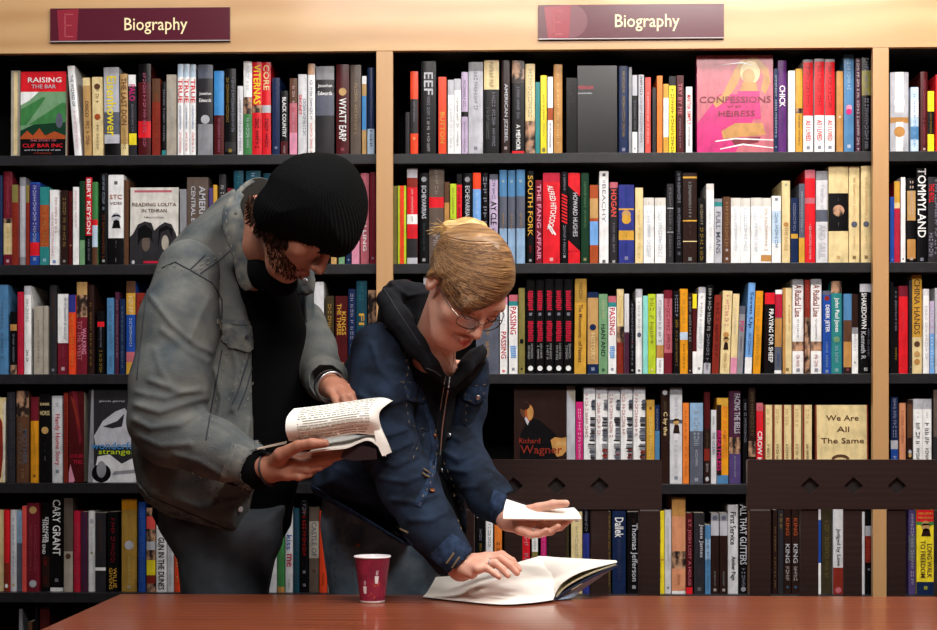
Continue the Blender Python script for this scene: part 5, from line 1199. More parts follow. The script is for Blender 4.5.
# left hand, over the top of the book
hand = hand_fn((330, 386, 3.14), [[(346, 389, 3.1), (355, 395, 3.08), (360, 404, 3.07)], [(342, 389, 3.09), (350, 396, 3.065), (354, 404, 3.06)], [(337, 390, 3.08), (343, 397, 3.055), (346, 405, 3.05)], [(331, 392, 3.075), (335, 399, 3.05), (337, 406, 3.045)]],
    [(341, 386, 3.13), (350, 389, 3.12), (357, 396, 3.1), (361, 402, 3.09)], wr=.028, palmk=.012)
lo, hi = bounds([(312, 372, 3.2), (366, 412, 3.0)], .02); body.append(polygonise(hand, lo, hi, .0022))
inner0 = union([cone(W(200, 300, 3.26), W(300, 305, 3.42), .075, .07), cone(W(240, 320, 3.33), W(228, 470, 3.33), .11, .1), cone(W(215, 450, 3.3), W(200, 545, 3.3), .1, .1), cone(W(250, 450, 3.37), W(240, 545, 3.38), .09, .1),
    cone(W(188, 285, 3.2), W(165, 425, 3.14), .045, .038), cone(W(165, 425, 3.14), W(240, 466, 3.06), .036, .028), cone(W(304, 318, 3.42), W(316, 366, 3.32), .04, .035), cone(W(316, 366, 3.32), W(330, 386, 3.14), .033, .026),
    cone(W(262, 268, 3.27), W(245, 310, 3.32), .055, .07), cone(W(205, 545, 3.29), W(200, 720, 3.3), .08, .055), cone(W(200, 720, 3.3), (W(200, 720, 3.3).x, 3.31, .06), .055, .035), cone(W(248, 545, 3.4), W(246, 720, 3.42), .08, .055), cone(W(246, 720, 3.42), (W(246, 720, 3.42).x, 3.43, .06), .055, .035)], .03); inner = lambda X, Y, Z, g=inner0: g(X, Y, Z)+.05
x1 = W(133, 400, 3.3).x; v, f = polygonise(inner, [x1-.02, 2.98, .03], [W(345, 400, 3.1).x, 3.56, W(250, 225, 3.27).z], .008); body.append((v, f))
mb = solid('body', body and (lambda X, Y, Z: ball(MC, .03)(X, Y, Z)), list(MC-Vector((.05,)*3)), list(MC+Vector((.05,)*3)), .01, skin1, mr, body)
# beanie with knitted ribs
hatpoly = [(270, 186), (273, 174), (287, 161), (302, 154.5), (320, 153), (340, 156), (353, 165), (362, 180), (366.5, 199), (366, 217), (362, 234), (356, 247), (347, 256), (335.5, 258), (315, 253), (298, 246.5), (282, 240), (266, 234), (256, 224), (253, 208), (258, 196)]
ax = Vector((.25, -.75, .6)).normalized(); hc = W(311, 207, 3.08); e1 = ax.orthogonal().normalized(); e2 = ax.cross(e1)
def ribs(X, Y, Z):
    x = X-hc.x; y = Y-hc.y; z = Z-hc.z; a = x*e1.x+y*e1.y+z*e1.z; b = x*e2.x+y*e2.y+z*e2.z; rad = np.sqrt(a*a+b*b)
    return -.001*np.clip(rad/.05, 0, 1)*np.cos(74*np.arctan2(a, b))
hatp = puff(rnd_poly(hatpoly), 3.08, .104, .112); hate = ellip(W(313, 205, 3.08), (.1, .106, .088)); hat0 = lambda X, Y, Z: smin(hatp(X, Y, Z), hate(X, Y, Z), .03)

w_ = waves(3, 6, 14, 34)
def hatf(X, Y, Z): return hat0(X, Y, Z)+ribs(X, Y, Z)+.0025*w_(X, Y, Z)
lo, hi = bounds([(250, 150, 3.08), (370, 262, 3.08)], .02); lo[1] = 2.94; hi[1] = 3.22
solid('beanie', hatf, lo, hi, .0021, beanie, mr)
# hair at the neck and a short beard
hn = waves(9, 9, 120, 300)
HB = bvh_of(mb); q = MB(); rnd = random.Random(4)
ed = [(252, 192), (252, 202), (253, 212), (258, 223), (267, 232), (276, 238), (286, 242)]
def wisp(px, py, ang, L, r, lift):
    P = []
    for n in range(6):
        u = n/5; l, nn = hit(HB, px+math.cos(ang+u*.5)*L*u, py+math.sin(ang+u*.5)*L*u)
        if l is None or (P and (l-P[-1]).length > .02): break
        P.append(l+nn*(lift*(1-u*.6)))
    if len(P) > 2: q.tube(P, [r]*(len(P)-1)+[r*.4], 4, mi=rnd.choice([0, 0, 1]), cap=False)
for i in range(520):
    t = rnd.random()**.8*(len(ed)-1); k = min(int(t), len(ed)-2); s_ = t-k; S = Vector(ed[k]).lerp(Vector(ed[k+1]), s_)
    wisp(S.x+rnd.uniform(-2, 3), S.y+rnd.uniform(-4, 1), rnd.uniform(1.0, 2.1), rnd.uniform(5, 12) if k > 1 else rnd.uniform(4, 10), .0011, rnd.uniform(.001, .006))
q.build('hair', [hairb, mat('brown_hair_light', '#4a2f20', .7, .2)], mr)
q = MB(); bp2 = [(272, 240), (281, 247), (287, 257), (294, 264), (300, 272), (301, 277), (289, 279), (276, 272), (267, 258), (266, 244)]
bcount = 0
while True:
    x, y = rnd.uniform(264, 306), rnd.uniform(236, 280)
    if sdf_poly(np.array([x], f32), np.array([y], f32), bp2)[0] < 0: n0 = len(q.v); wisp(x, y, rnd.uniform(.3, 1.6), rnd.uniform(2, 4), .0006, rnd.uniform(.0004, .0015)); 
    bcount += 1
    if bcount > 1500: break
q.build('beard', [hairb, mat('brown_hair_light', '#4a2f20', .7, .2)], mr)
q = MB(); q.tube([hp(-.022, .0835, -.0725), hp(-.008, .0945, -.0695), hp(.008, .0945, -.0695), hp(.022, .0835, -.0725)], .0042, 8); q.tube([hp(-.018, .084, -.077), hp(0, .093, -.081), hp(.018, .084, -.077)], .0046, 8); q.build('lips', mat('lip_skin_man', '#8a4a40', .5), mr, smooth=True)
# shirt
sh = union([puff([(225, 262), (262, 235), (286, 258), (300, 300), (300, 345), (298, 400), (298, 470), (292, 525), (280, 546), (255, 548), (222, 547), (190, 545), (166, 540), (152, 515), (160, 440), (180, 330)], 3.34, .075, .078), chain([W(268, 262, 3.26), W(284, 330, 3.30), W(276, 480, 3.30)], [.035, .045, .045], .02), chain([W(257, 258, 3.215), W(268, 272, 3.185), W(284, 282, 3.17)], [.036, .04, .03], .01), cone(W(300, 318, 3.42), W(303, 340, 3.4), .03, .03)], .03)
sh = addw(sh, waves(11, 7, 15, 45, (1.2, 1, .5)), .008)
lo, hi = bounds([(140, 240, 3.35), (325, 555, 3.35)], .03); lo[1] = 3.14; hi[1] = 3.52
solid('shirt', cut(sh, puff([(246, 215), (272, 225), (286, 255), (270, 262), (252, 248)], 3.18, .01, .2), .01), lo, hi, .005, blk, mr)
cf = chain([W(236, 466, 3.07), W(258, 470, 3.05), W(266, 470, 3.04)], [.04, .038, .0355], .01); lo, hi = bounds([(225, 440, 3.1), (275, 500, 3.0)], .03)
solid('shirt_cuff', cut(cf, prism([(267, 430), (300, 430), (300, 510), (269, 510)], 2.8, 3.3), .003), lo, hi, .003, blk, mr)
# jeans
jn = union([puff([(152, 500), (290, 500), (283, 545), (276, 560), (270, 592), (266, 640), (262, 700), (232, 700), (215, 640), (205, 700), (178, 700), (180, 600), (176, 560), (158, 530)], 3.33, .08, .105),
    cone(W(200, 640, 3.3), (W(200, 700, 3.3).x, 3.31, .12), .08, .06), cone(W(248, 640, 3.4), (W(248, 700, 3.4).x, 3.42, .12), .08, .06)], .03)
jn = addw(jn, waves(21, 8, 14, 40, (1, 1, .6)), .008); lo = [W(150, 500, 3.4).x-.06, 3.16, .04]; hi = [W(292, 500, 3.4).x+.02, 3.54, W(200, 505, 3.34).z]
solid('jeans', jn, lo, hi, .006, jean1, mr)
shoes(mr, [(W(200, 700, 3.3).x, 3.3, -.6), (W(248, 700, 3.4).x, 3.42, -.6)], leather)
# denim jacket: body, sleeves, collar
jb = puff([(234, 190), (221, 198), (203, 213), (186, 228), (171, 245), (159, 262), (151, 285), (147, 310), (143, 340), (138, 370), (134, 400), (131, 425), (131, 450), (134, 470), (138, 490), (147, 503), (168, 516), (200, 529), (225, 538), (243, 544), (251, 520), (257, 495), (262, 470), (264, 440), (264.5, 400), (264, 360), (264, 330), (263, 305), (259, 286), (252, 262), (245, 240), (240, 215)], 3.33, .05, .125, tilt=(.0009, -.0002), c=(200, 380))
neckhole = cone(W(262, 268, 3.27), W(285, 215, 3.1), .062, .07)
fold1 = ridges([([(150, 296), (170, 322), (196, 345), (212, 352)], .005, 3), ([(162, 330), (190, 352), (208, 362)], .004, 3), ([(150, 380), (180, 392), (205, 392)], .006, 3.5), ([(137, 392), (165, 398), (200, 388)], .004, 3), ([(136, 405), (160, 412), (190, 402), (206, 398)], .007, 3.5), ([(134, 420), (150, 428), (180, 424), (204, 410)], .006, 3.5), ([(138, 436), (160, 446), (190, 444)], .004, 3.5),
    ([(205, 412), (230, 428), (250, 444)], .004, 3.5), ([(175, 455), (200, 462), (225, 478)], .004, 3.5), ([(190, 340), (200, 318), (208, 300)], .003, 3), ([(155, 350), (160, 370), (170, 385)], .003, 3)])
wv1 = waves(31, 9, 18, 60, (1, 1, .7))
slv = union([chain([W(189, 272, 3.25), W(178, 325, 3.21), W(170, 385, 3.165)], [.07, .082, .082], .03), chain([W(170, 385, 3.15), W(166, 420, 3.13), W(172, 436, 3.12)], [.082, .074, .066], .03), chain([W(172, 436, 3.12), W(215, 448, 3.09), W(258, 469, 3.055)], [.064, .058, .045], .03)], .02)
slv = cut(slv, prism([(272, 430), (262, 462), (247, 500), (320, 520), (320, 430)], 2.8, 3.3), .004); slv = cut(slv, cone(W(236, 466, 3.07), W(272, 472, 3.03), .04, .04), .003)
slv2 = lambda X, Y, Z: slv(X, Y, Z)+fold1(X, Y, Z)+.005*wv1(X, Y, Z)
fsl = union([chain([W(304, 322, 3.43), W(312, 350, 3.37), W(318, 368, 3.33)], [.05, .052, .05], .02), chain([W(318, 368, 3.33), W(326, 380, 3.24), W(330, 386, 3.17)], [.05, .044, .039], .02)], .02)
fsl = cut(fsl, cone(W(326, 380, 3.2), W(332, 388, 3.12), .034, .034), .003); fsl2 = lambda X, Y, Z: fsl(X, Y, Z)+.005*wv1(X, Y, Z)
fold2 = ridges([([(268, 475), (240, 500), (200, 508), (150, 492)], .003, 3), ([(215, 370), (222, 400), (216, 430)], .004, 3), ([(228, 330), (238, 370), (232, 410)], .003, 3), ([(250, 420), (245, 450), (250, 480)], .003, 3)])
def jbody(X, Y, Z):
    d = jb(X, Y, Z)+.006*wv1(X, Y, Z)+fold2(X, Y, Z); return -smin(-d, neckhole(X, Y, Z), .006)
far = puff([(296, 268), (314, 266), (313, 292), (316, 322), (316, 345), (306, 372), (300, 372), (298, 330), (297, 296)], 3.40, .03, .05)
lo, hi = bounds([(125, 180, 3.35), (300, 550, 3.35)], .02); lo[1] = 3.02; hi[1] = 3.5
jk = solid('jacket', jbody, lo, hi, .004, denim1, mr)
lo, hi = bounds([(95, 230, 3.2), (285, 510, 3.1)], .0); lo[1] = 2.98; hi[1] = 3.34; s1 = solid('jacket_sleeve', slv2, lo, hi, .0032, denim1, mr)
lo, hi = bounds([(290, 290, 3.4), (350, 410, 3.2)], .04); lo[1] = 3.1; s2 = solid('jacket_sleeve', fsl2, lo, hi, .004, denim1, mr)
lo, hi = bounds([(290, 260, 3.4), (320, 375, 3.4)], .02); lo[1] = 3.3; hi[1] = 3.5; s3 = solid('jacket_front_panel', far, lo, hi, .003, denim1, mr)
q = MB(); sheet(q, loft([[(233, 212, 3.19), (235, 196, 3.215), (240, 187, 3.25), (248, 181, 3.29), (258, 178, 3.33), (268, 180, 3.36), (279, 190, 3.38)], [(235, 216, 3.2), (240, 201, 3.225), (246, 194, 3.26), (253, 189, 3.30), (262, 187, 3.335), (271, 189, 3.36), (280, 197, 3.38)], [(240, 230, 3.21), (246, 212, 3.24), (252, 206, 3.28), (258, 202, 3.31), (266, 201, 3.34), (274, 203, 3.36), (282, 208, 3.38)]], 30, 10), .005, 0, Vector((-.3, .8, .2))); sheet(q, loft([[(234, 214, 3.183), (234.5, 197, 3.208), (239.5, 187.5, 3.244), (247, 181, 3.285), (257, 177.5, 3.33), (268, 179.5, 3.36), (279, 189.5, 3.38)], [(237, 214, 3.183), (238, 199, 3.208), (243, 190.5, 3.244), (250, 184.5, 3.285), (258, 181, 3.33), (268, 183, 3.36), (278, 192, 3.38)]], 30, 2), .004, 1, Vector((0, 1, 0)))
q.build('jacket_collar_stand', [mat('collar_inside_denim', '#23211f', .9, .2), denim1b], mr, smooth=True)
q = MB(); sheet(q, loft([[(238, 189, 3.235), (228, 200, 3.205), (222.5, 212, 3.195), (223.5, 231, 3.188), (229, 247, 3.184), (234, 265, 3.184), (238, 283, 3.186), (245, 291, 3.188)], [(241, 192, 3.23), (234, 202, 3.198), (232, 214, 3.184), (235, 232, 3.176), (240, 248, 3.173), (245, 264, 3.173), (249, 281, 3.176), (252, 289, 3.182)], [(244, 195, 3.23), (240, 204, 3.2), (243, 216, 3.186), (247, 233, 3.18), (251, 248, 3.178), (255, 262, 3.178), (260, 279, 3.18), (259, 286, 3.184)]], 30, 10), .007, 0, Vector((0, 1, 0))); c1 = q.build('jacket_collar', denim1b, mr, smooth=True)
c2f = puff([(293.5, 273), (300, 270), (313, 267), (315.5, 280), (314.5, 292), (307, 296), (297, 295)], 3.33, .012, .014); lo, hi = bounds([(288, 262, 3.33), (320, 300, 3.33)], .02); c2 = solid('jacket_collar', c2f, lo, hi, .0022, denim1b, mr)
bvJ = bvh_of(jk, s1, s2, s3); bvC = bvh_of(c1, c2)
q = MB()
patch(q, bvJ, [(219, 324), (221, 341), (231, 348), (247, 352.5), (257, 345), (252, 326), (236, 326)], .005)
fl = q.build('pocket_flap', denim1b, mr, smooth=False)
q = MB(); patch(q, bvJ, [(217, 319), (265, 322), (265, 326), (217, 324)], .0025); q.build('chest_seam_band', denim1b, mr)
q = MB(); patch(q, bvJ, [(255, 300), (263, 300), (264, 330), (263.5, 400), (263.5, 440), (258, 480), (251, 515), (246, 512), (252, 480), (255, 440), (256, 400), (256, 350)], .0028); q.build('button_placket', denim1b, mr)
q = MB(); patch(q, bvJ, [(138, 482), (150, 496), (190, 513), (225, 528), (247, 535), (244, 543), (222, 537), (185, 524), (150, 507), (139, 494)], .0035); q.build('waistband', denim1b, mr)
q = MB(); patch(q, bvJ, [(232, 443), (246, 448), (272, 459), (263, 473), (248, 494), (233, 487), (219, 480), (226, 462)], .003); q.build('sleeve_cuff', denim1b, mr)
bvF = bvh_of(fl); q = MB(); q2 = MB()
for P in ([(205, 255), (190, 270), (212, 283), (222, 300), (222, 330)], [(236, 245), (222, 258), (200, 274)], [(162, 268), (175, 262), (190, 270)], [(222, 350), (213, 400), (206, 440)], [(250, 353), (240, 385), (232, 405)], [(256, 352), (246, 390), (238, 410)],           [(151, 270), (146, 300), (140, 350), (137, 380)], [(138, 482), (150, 496), (190, 513), (225, 528), (247, 535)]): stitch(q, bvJ, P, .0016, .0003)
for P in ([(208, 258), (193, 272)], [(233, 242), (219, 255), (197, 271)], [(159, 272), (172, 265), (188, 273)], [(226, 352), (217, 400), (209, 440)], [(246, 353), (236, 385), (228, 403)], [(259, 352), (250, 390), (242, 412)], [(258, 330), (258, 400), (257, 440), (249, 500)], [(193, 471), (209, 486), (226, 507)], [(140, 494), (152, 506), (187, 521), (223, 535), (243, 541)], [(141, 486), (152, 499), (192, 516), (226, 531), (245, 537)], [(236, 446), (230, 462), (223, 478)], [(219, 483), (247, 491)]): stitch(q2, bvJ, P, .0009, .0036, dash=True)
stitch(q2, bvF, [(221, 327), (223, 340), (232, 346), (246, 350), (254, 343), (250, 328)], .0009, .0006, dash=True)
stitch(q2, bvC, [(226, 212), (227, 231), (232, 247), (237, 265), (241, 281), (246, 287), (257, 282), (252, 262), (244, 234)], .0009, .0006, dash=True)
stitch(q2, bvC, [(297, 292), (306, 293), (312, 290), (313, 278)], .0009, .0006, dash=True)
q.build('dark_seams', thread1d, mr); q2.build('pale_stitching', thread1, mr)
def button(bv, px, py, r, m, root, name='button'):
    l, n = hit(bv, px, py)
    if l is None: return
    q = MB(); a = n.orthogonal().normalized(); b = n.cross(a); P = []
    for rr, z in ((r, .0035), (r, .0058), (r*.75, .007), (r*.3, .0062)):
        P.append([l+n*z+(a*math.cos(t)+b*math.sin(t))*rr for t in np.linspace(0, 6.283, 15)[:-1]])
    v = [p for R0 in P for p in R0]; f = [(i*14+k, i*14+(k+1) % 14, (i+1)*14+(k+1) % 14, (i+1)*14+k) for i in range(3) for k in range(14)]+[tuple(range(42, 56))]
    q.add(v, f); q.build(name, m, root, smooth=True)
button(bvJ, 257.5, 434.5, .0075, brass, mr); button(bvF, 246, 337, .0045, thread1d, mr); button(bvJ, 239, 509, .0065, white, mr); button(bvC, 305.5, 281, .006, steelm, mr)
q = MB(); b0 = W(262, 455, 3.02); 
def band(p, d, r, t, m, root, name):
    p = Vector(p); d = Vector(d).normalized(); a = d.orthogonal().normalized(); b = d.cross(a); q = MB()
    q.tube([p+(a*math.cos(k)+b*math.sin(k))*r for k in np.linspace(0, 6.2832, 33)], t, 6, cap=False); return q.build(name, m, root, smooth=True)
band(W(270, 469.5, 3.03), W(290, 465, 3.0)-W(262, 471, 3.04), .0325, .0028, leather, mr, 'wristband')
band(W(331.5, 387, 3.125), W(340, 390, 3.09)-W(325, 382, 3.16), .0315, .0022, steelm, mr, 'bracelet'); band(W(329, 385.5, 3.14), W(340, 390, 3.09)-W(325, 382, 3.16), .0325, .0018, leather, mr, 'bracelet')
# ================================================================= the woman
wr_ = empty('person', (W(400, 560, 3.3).x, 3.3, 0), 'person with blond tied hair and glasses in dark denim jacket leaning over the table', 'person')
fw = Vector((.335, -.516, -.788)); uw = Vector((.429, -.661, .616)); rw_ = fw.cross(uw); uw = uw-rw_*.10; r2, f2, u2 = frame(fw, uw)
WC = W(468, 285, 3.0); wfn, wp = head_fn(WC, r2, f2, u2, .97, True, neck=W(431, 352, 3.17), nr=.043)
chest = cone(W(436, 350, 3.15), W(448, 372, 3.13), .038, .022)
lo = [W(425, 250, 3.1).x-.03, 2.86, W(440, 385, 3.1).z]; hi = [WC.x+.14, 3.24, WC.z+.14]
body = [polygonise(lambda X, Y, Z: smin(wfn(X, Y, Z), chest(X, Y, Z), .015), lo, hi, .002)]
hd = hand_fn((461, 568, 2.985), [[(488, 557, 2.99), (502, 554.5, 2.985), (512, 561, 2.975), (519, 569.5, 2.97)], [(487, 560, 2.965), (500, 558, 2.96), (510, 565, 2.955), (517, 573, 2.95)], [(484, 564, 2.945), (495, 563, 2.94), (503, 569.5, 2.935), (508, 575.5, 2.93)], [(478, 569, 2.93), (487, 568.5, 2.925), (494, 573, 2.92), (499, 577, 2.915)]],
    [(474, 560, 3.01), (486, 557, 3.03), (497, 557, 3.04), (508, 560, 3.03)], wr=.025, fr=.88)
heel = cone(W(462, 570, 2.96), W(472, 574, 2.94), .012, .0105)
fore = chain([W(430, 540, 3.03), W(461, 568, 2.985)], [.03, .024], .02)
lo, hi = bounds([(440, 545, 3.06), (525, 582, 2.9)], .02); body.append(polygonise(lambda X, Y, Z: smin(smin(hd(X, Y, Z), heel(X, Y, Z), .006), fore(X, Y, Z), .01), lo, hi, .0019))
hd2 = hand_fn((508, 519, 3.06), [[(541, 520, 3.03), (556, 523, 3.02), (567, 521, 3.01), (574, 517, 3.0)], [(536, 525, 3.01), (549, 529, 3.0), (560, 527, 2.99), (567, 522, 2.985)], [(529, 529, 3.0), (541, 533.5, 2.99), (551, 531.5, 2.98), (558, 526.5, 2.975)], [(520, 530, 2.995), (530, 535, 2.985), (539, 534.5, 2.98), (546, 530, 2.975)]],
    [(520, 513, 3.03), (538, 508, 3.01), (553, 504.5, 3.0), (566, 503.5, 2.99)], wr=.025, fr=.88)
lo, hi = bounds([(495, 495, 3.12), (582, 545, 2.93)], .02); body.append(polygonise(hd2, lo, hi, .0019))
inner0 = union([cone(W(385, 355, 3.22), W(468, 365, 3.4), .06, .06), cone(W(425, 375, 3.3), W(385, 470, 3.36), .09, .085), cone(W(385, 470, 3.36), W(375, 540, 3.34), .09, .1), cone(W(376, 350, 3.2), W(385, 440, 3.14), .04, .035), cone(W(385, 440, 3.14), W(455, 565, 2.99), .034, .026), cone(W(474, 378, 3.4), W(460, 440, 3.32), .036, .032), cone(W(460, 440, 3.32), W(508, 519, 3.06), .032, .024),
    cone(W(431, 352, 3.17), W(425, 375, 3.28), .04, .06), cone(W(357, 555, 3.3), W(355, 720, 3.3), .08, .055), cone(W(355, 720, 3.3), (W(355, 720, 3.3).x, 3.31, .06), .05, .033), cone(W(405, 555, 3.34), W(405, 720, 3.36), .08, .055), cone(W(405, 720, 3.36), (W(405, 720, 3.36).x, 3.37, .06), .05, .033)], .03); inner = lambda X, Y, Z, g=inner0: g(X, Y, Z)+.05
body.append(polygonise(inner, [W(325, 400, 3.3).x-.03, 2.95, .03], [W(525, 400, 3.1).x, 3.52, W(430, 335, 3.17).z], .008))
solid('body', ball(WC, .03), list(WC-Vector((.05,)*3)), list(WC+Vector((.05,)*3)), .01, skin2, wr_, body)
# hair
blond = bpy.data.materials.new('blond_hair'); blond.use_nodes = True; nt = blond.node_tree; b = nt.nodes['Principled BSDF']; b.inputs['Roughness'].default_value = .42; b.inputs['Specular IOR Level'].default_value = .4
tc = nt.nodes.new('ShaderNodeTexCoord'); mp = nt.nodes.new('ShaderNodeMapping'); mp.inputs['Rotation'].default_value = (0, math.radians(14), 0); mp.inputs['Scale'].default_value = (16, 16, 210)
n_ = nt.nodes.new('ShaderNodeTexNoise'); n_.inputs['Scale'].default_value = 1; n_.inputs['Detail'].default_value = 5; n_.inputs['Distortion'].default_value = .6; cr_ = nt.nodes.new('ShaderNodeValToRGB')
cr_.color_ramp.elements[0].color = lin('#4a2f1c'); cr_.color_ramp.elements[1].color = lin('#a97f50'); cr_.color_ramp.elements[0].position = .3; cr_.color_ramp.elements[1].position = .72
bp_ = nt.nodes.new('ShaderNodeBump'); bp_.inputs['Strength'].default_value = .5; bp_.inputs['Distance'].default_value = .002
nt.links.new(tc.outputs['Object'], mp.inputs[0]); nt.links.new(mp.outputs[0], n_.inputs[0]); nt.links.new(n_.outputs[0], cr_.inputs[0]); nt.links.new(cr_.outputs[0], b.inputs['Base Color']); nt.links.new(n_.outputs[0], bp_.inputs['Height']); nt.links.new(bp_.outputs[0], b.inputs['Normal'])
hp2 = [(441, 241), (447, 234), (458, 230), (470, 229), (481, 233), (494, 242), (504, 253), (510, 266), (513, 279), (510, 291), (502, 300), (493, 304.5), (484, 309), (472, 313), (461, 313), (452, 306), (446, 296), (441, 289), (436, 290), (432, 284), (432, 272), (435, 257)]
hr0 = puff(hp2, 3.03, .075, .095, tilt=(.0002, .0009), c=(470, 275)); sw = ridges([([(500, 246), (488, 268), (466, 290), (446, 292)], .002, 2.5), ([(490, 240), (470, 262), (440, 275)], .002, 2.5), ([(478, 235), (455, 250), (437, 262)], .002, 2.5), ([(508, 270), (492, 292), (465, 306)], .002, 2.5), ([(503, 280), (480, 300), (458, 303)], .0018, 2), ([(495, 250), (475, 276), (444, 284)], .0018, 2), ([(505, 262), (488, 284), (456, 298)], .0018, 2), ([(484, 238), (462, 256), (436, 270)], .0018, 2)])
wh = waves(41, 8, 60, 140, (1, 1, 1))
crn = ellip(WC+(f2*-.012+u2*.03)*.97, (.0735, .0925, .082), [list(r2), list(f2), list(u2)]); hpr = prism([(425, 212), (530, 212), (530, 286), (513.5, 288), (510, 292)]+hp2[10:17]+[(441, 289), (439.5, 279), (425, 277)], 2.7, 3.3)
def hairf(X, Y, Z):
    sh_ = -smin(-(smin(crn(X, Y, Z), wfn(X, Y, Z), .01)-.0045), -hpr(X, Y, Z), .006)
    return smin(hr0(X, Y, Z), sh_, .02)+.4*sw(X, Y, Z)+.0008*wh(X, Y, Z)
lo, hi = bounds([(428, 225, 3.03), (516, 318, 3.03)], .02); lo[1] = 2.84; hi[1] = 3.16
blond2 = mat('pale_blond_hair', '#8f6637', .45, .4, noise=((60, 60, 260), '#e0b878', 4, .3, .65))
hr = solid('hair', hairf, lo, hi, .0019, blond, wr_)
bun = union([ellip(W(467, 230, 3.05), (.036, .034, .026)), ellip(W(451, 231, 3.05), (.022, .026, .022)), chain([W(476, 231, 3.07), W(481, 229, 3.06), W(484, 236, 3.04)], [.014, .011, .006])], .012)
lo, hi = bounds([(434, 214, 3.1), (490, 250, 3.0)], .03); solid('hair_bun', lambda X, Y, Z: bun(X, Y, Z)+.0035*waves(44, 8, 100, 260, (1, 1, .5))(X, Y, Z), lo, hi, .0019, blond2, wr_)
q = MB()
for i in range(46):
    a = random.uniform(2.0, 4.0); p = Vector((W(451, 232, 3.02))); d = Vector((math.cos(a), random.uniform(-.3, .1), abs(math.sin(a))*random.uniform(.2, .8))); L = random.uniform(.02, .05)
    q.tube([p, p+d*L*.5+Vector((0, 0, random.uniform(0, .008))), p+d*L+Vector((0, 0, random.uniform(-.012, .004)))], [.0011, .0009, .0004], 5)
for i in range(10):
    x = 470+i*1.5; q.tube([W(x-8, 228, 3.05), W(x-2, 223.5+random.uniform(-1, 2), 3.05), W(x+6, 229, 3.05)], .0009, 5)
for i in range(7):
    o = i*.8; q.tube([W(446+o, 292, 2.985), W(448+o, 303, 2.975), W(455+o, 312+i*.4, 2.95), W(468+o, 315+i*.3, 2.93)], [.0014, .0014, .0012, .0005], 5)
q.build('loose_strands', blond2, wr_)
BH = bvh_of(hr); tones = [mat('hair_strand_dark', '#4a2f1c', .5, .4), mat('hair_strand_mid', '#7a5534', .45, .4), mat('hair_strand_light', '#9c744a', .42, .4), mat('hair_strand_pale', '#b58c60', .42, .4)]
edge = [(436, 288), (441, 287), (447, 297), (454, 307), (463, 312), (473, 312), (484, 308), (494, 303), (503, 299), (510, 290), (512, 279), (510, 267), (505, 256), (498, 247), (489, 240)]
rnd = random.Random(12); q = MB()
for i in range(760):
    t = rnd.random()*(len(edge)-1); k = int(t); s = t-k; S = Vector(edge[k]).lerp(Vector(edge[k+1]), s); S = S.lerp(Vector((470, 262)), rnd.random()**1.5*.75)
    E_ = Vector((434+rnd.uniform(0, 7), 234+(S.y-238)*.5+rnd.uniform(-3, 3))); C = Vector((S.x*.4+E_.x*.6, S.y*.62+E_.y*.38+4)); P = []
    for n in range(15):
        u = n/14; p = S*(1-u)**2+C*2*u*(1-u)+E_*u*u; l, nn = hit(BH, p.x, p.y)
        if l is None:
            if len(P) > 3: break
            P = []; continue
        if P and (l-P[-1]).length > .02: break
        P.append(l+nn*rnd.uniform(.0001, .0009))
    if len(P) > 3: q.tube(P, [.0004]+[.0011]*(len(P)-2)+[.0005], 4, mi=rnd.choice([0, 0, 1, 1, 1, 2, 2, 3] if S.x < 500 else [1, 1, 2, 2]), cap=False)
q.build('combed_strands', tones, hr, smooth=True)
q = MB(); q.tube([W(454, 229, 3.03), W(450, 232, 3.02), W(451, 237, 3.02), W(457, 237, 3.02), W(458, 232, 3.03)], [.004, .006, .0055, .0045, .003], 8); q.build('hair_tie', blk, wr_, smooth=True); band(W(459, 233, 3.05), (1, 0, .2), .012, .003, mat('orange_hair_band', '#b4502a', .6), wr_, 'hair_band')
# brows, lashes, lips
def S3(a, b, c, k=.97): return WC+(r2*a+f2*b+u2*c)*k
q = MB()
for s in (-1, 1): q.tube([S3(.014*s, .0885, .021), S3(.03*s, .0885, .027), S3(.047*s, .075, .021)], [.0018, .0024, .001], 6)
q.build('eyebrows', mat('light_brown_brow', '#8a5f42', .8), wr_)
q = MB()
for s in (-1, 1): q.tube([S3(.019*s, .0855, -.006), S3(.026*s, .0885, -.010), S3(.034*s, .0885, -.0105), S3(.044*s, .081, -.006)], .0014, 6); q.tube([S3(.02*s, .0865, .004), S3(.032*s, .089, .0065), S3(.044*s, .081, .003)], .0007, 5)
q.build('eyelashes', lashm, wr_)
q = MB(); q.tube([S3(-.018, .087, -.067), S3(-.007, .095, -.068), S3(0, .095, -.0695), S3(.007, .095, -.068), S3(.018, .087, -.067)], [.0012, .0027, .003, .0027, .0012], 8); q.tube([S3(-.0155, .0875, -.0715), S3(0, .0945, -.078), S3(.0155, .0875, -.0715)], [.002, .0055, .002], 8); q.build('lips', lipm, wr_, smooth=True)
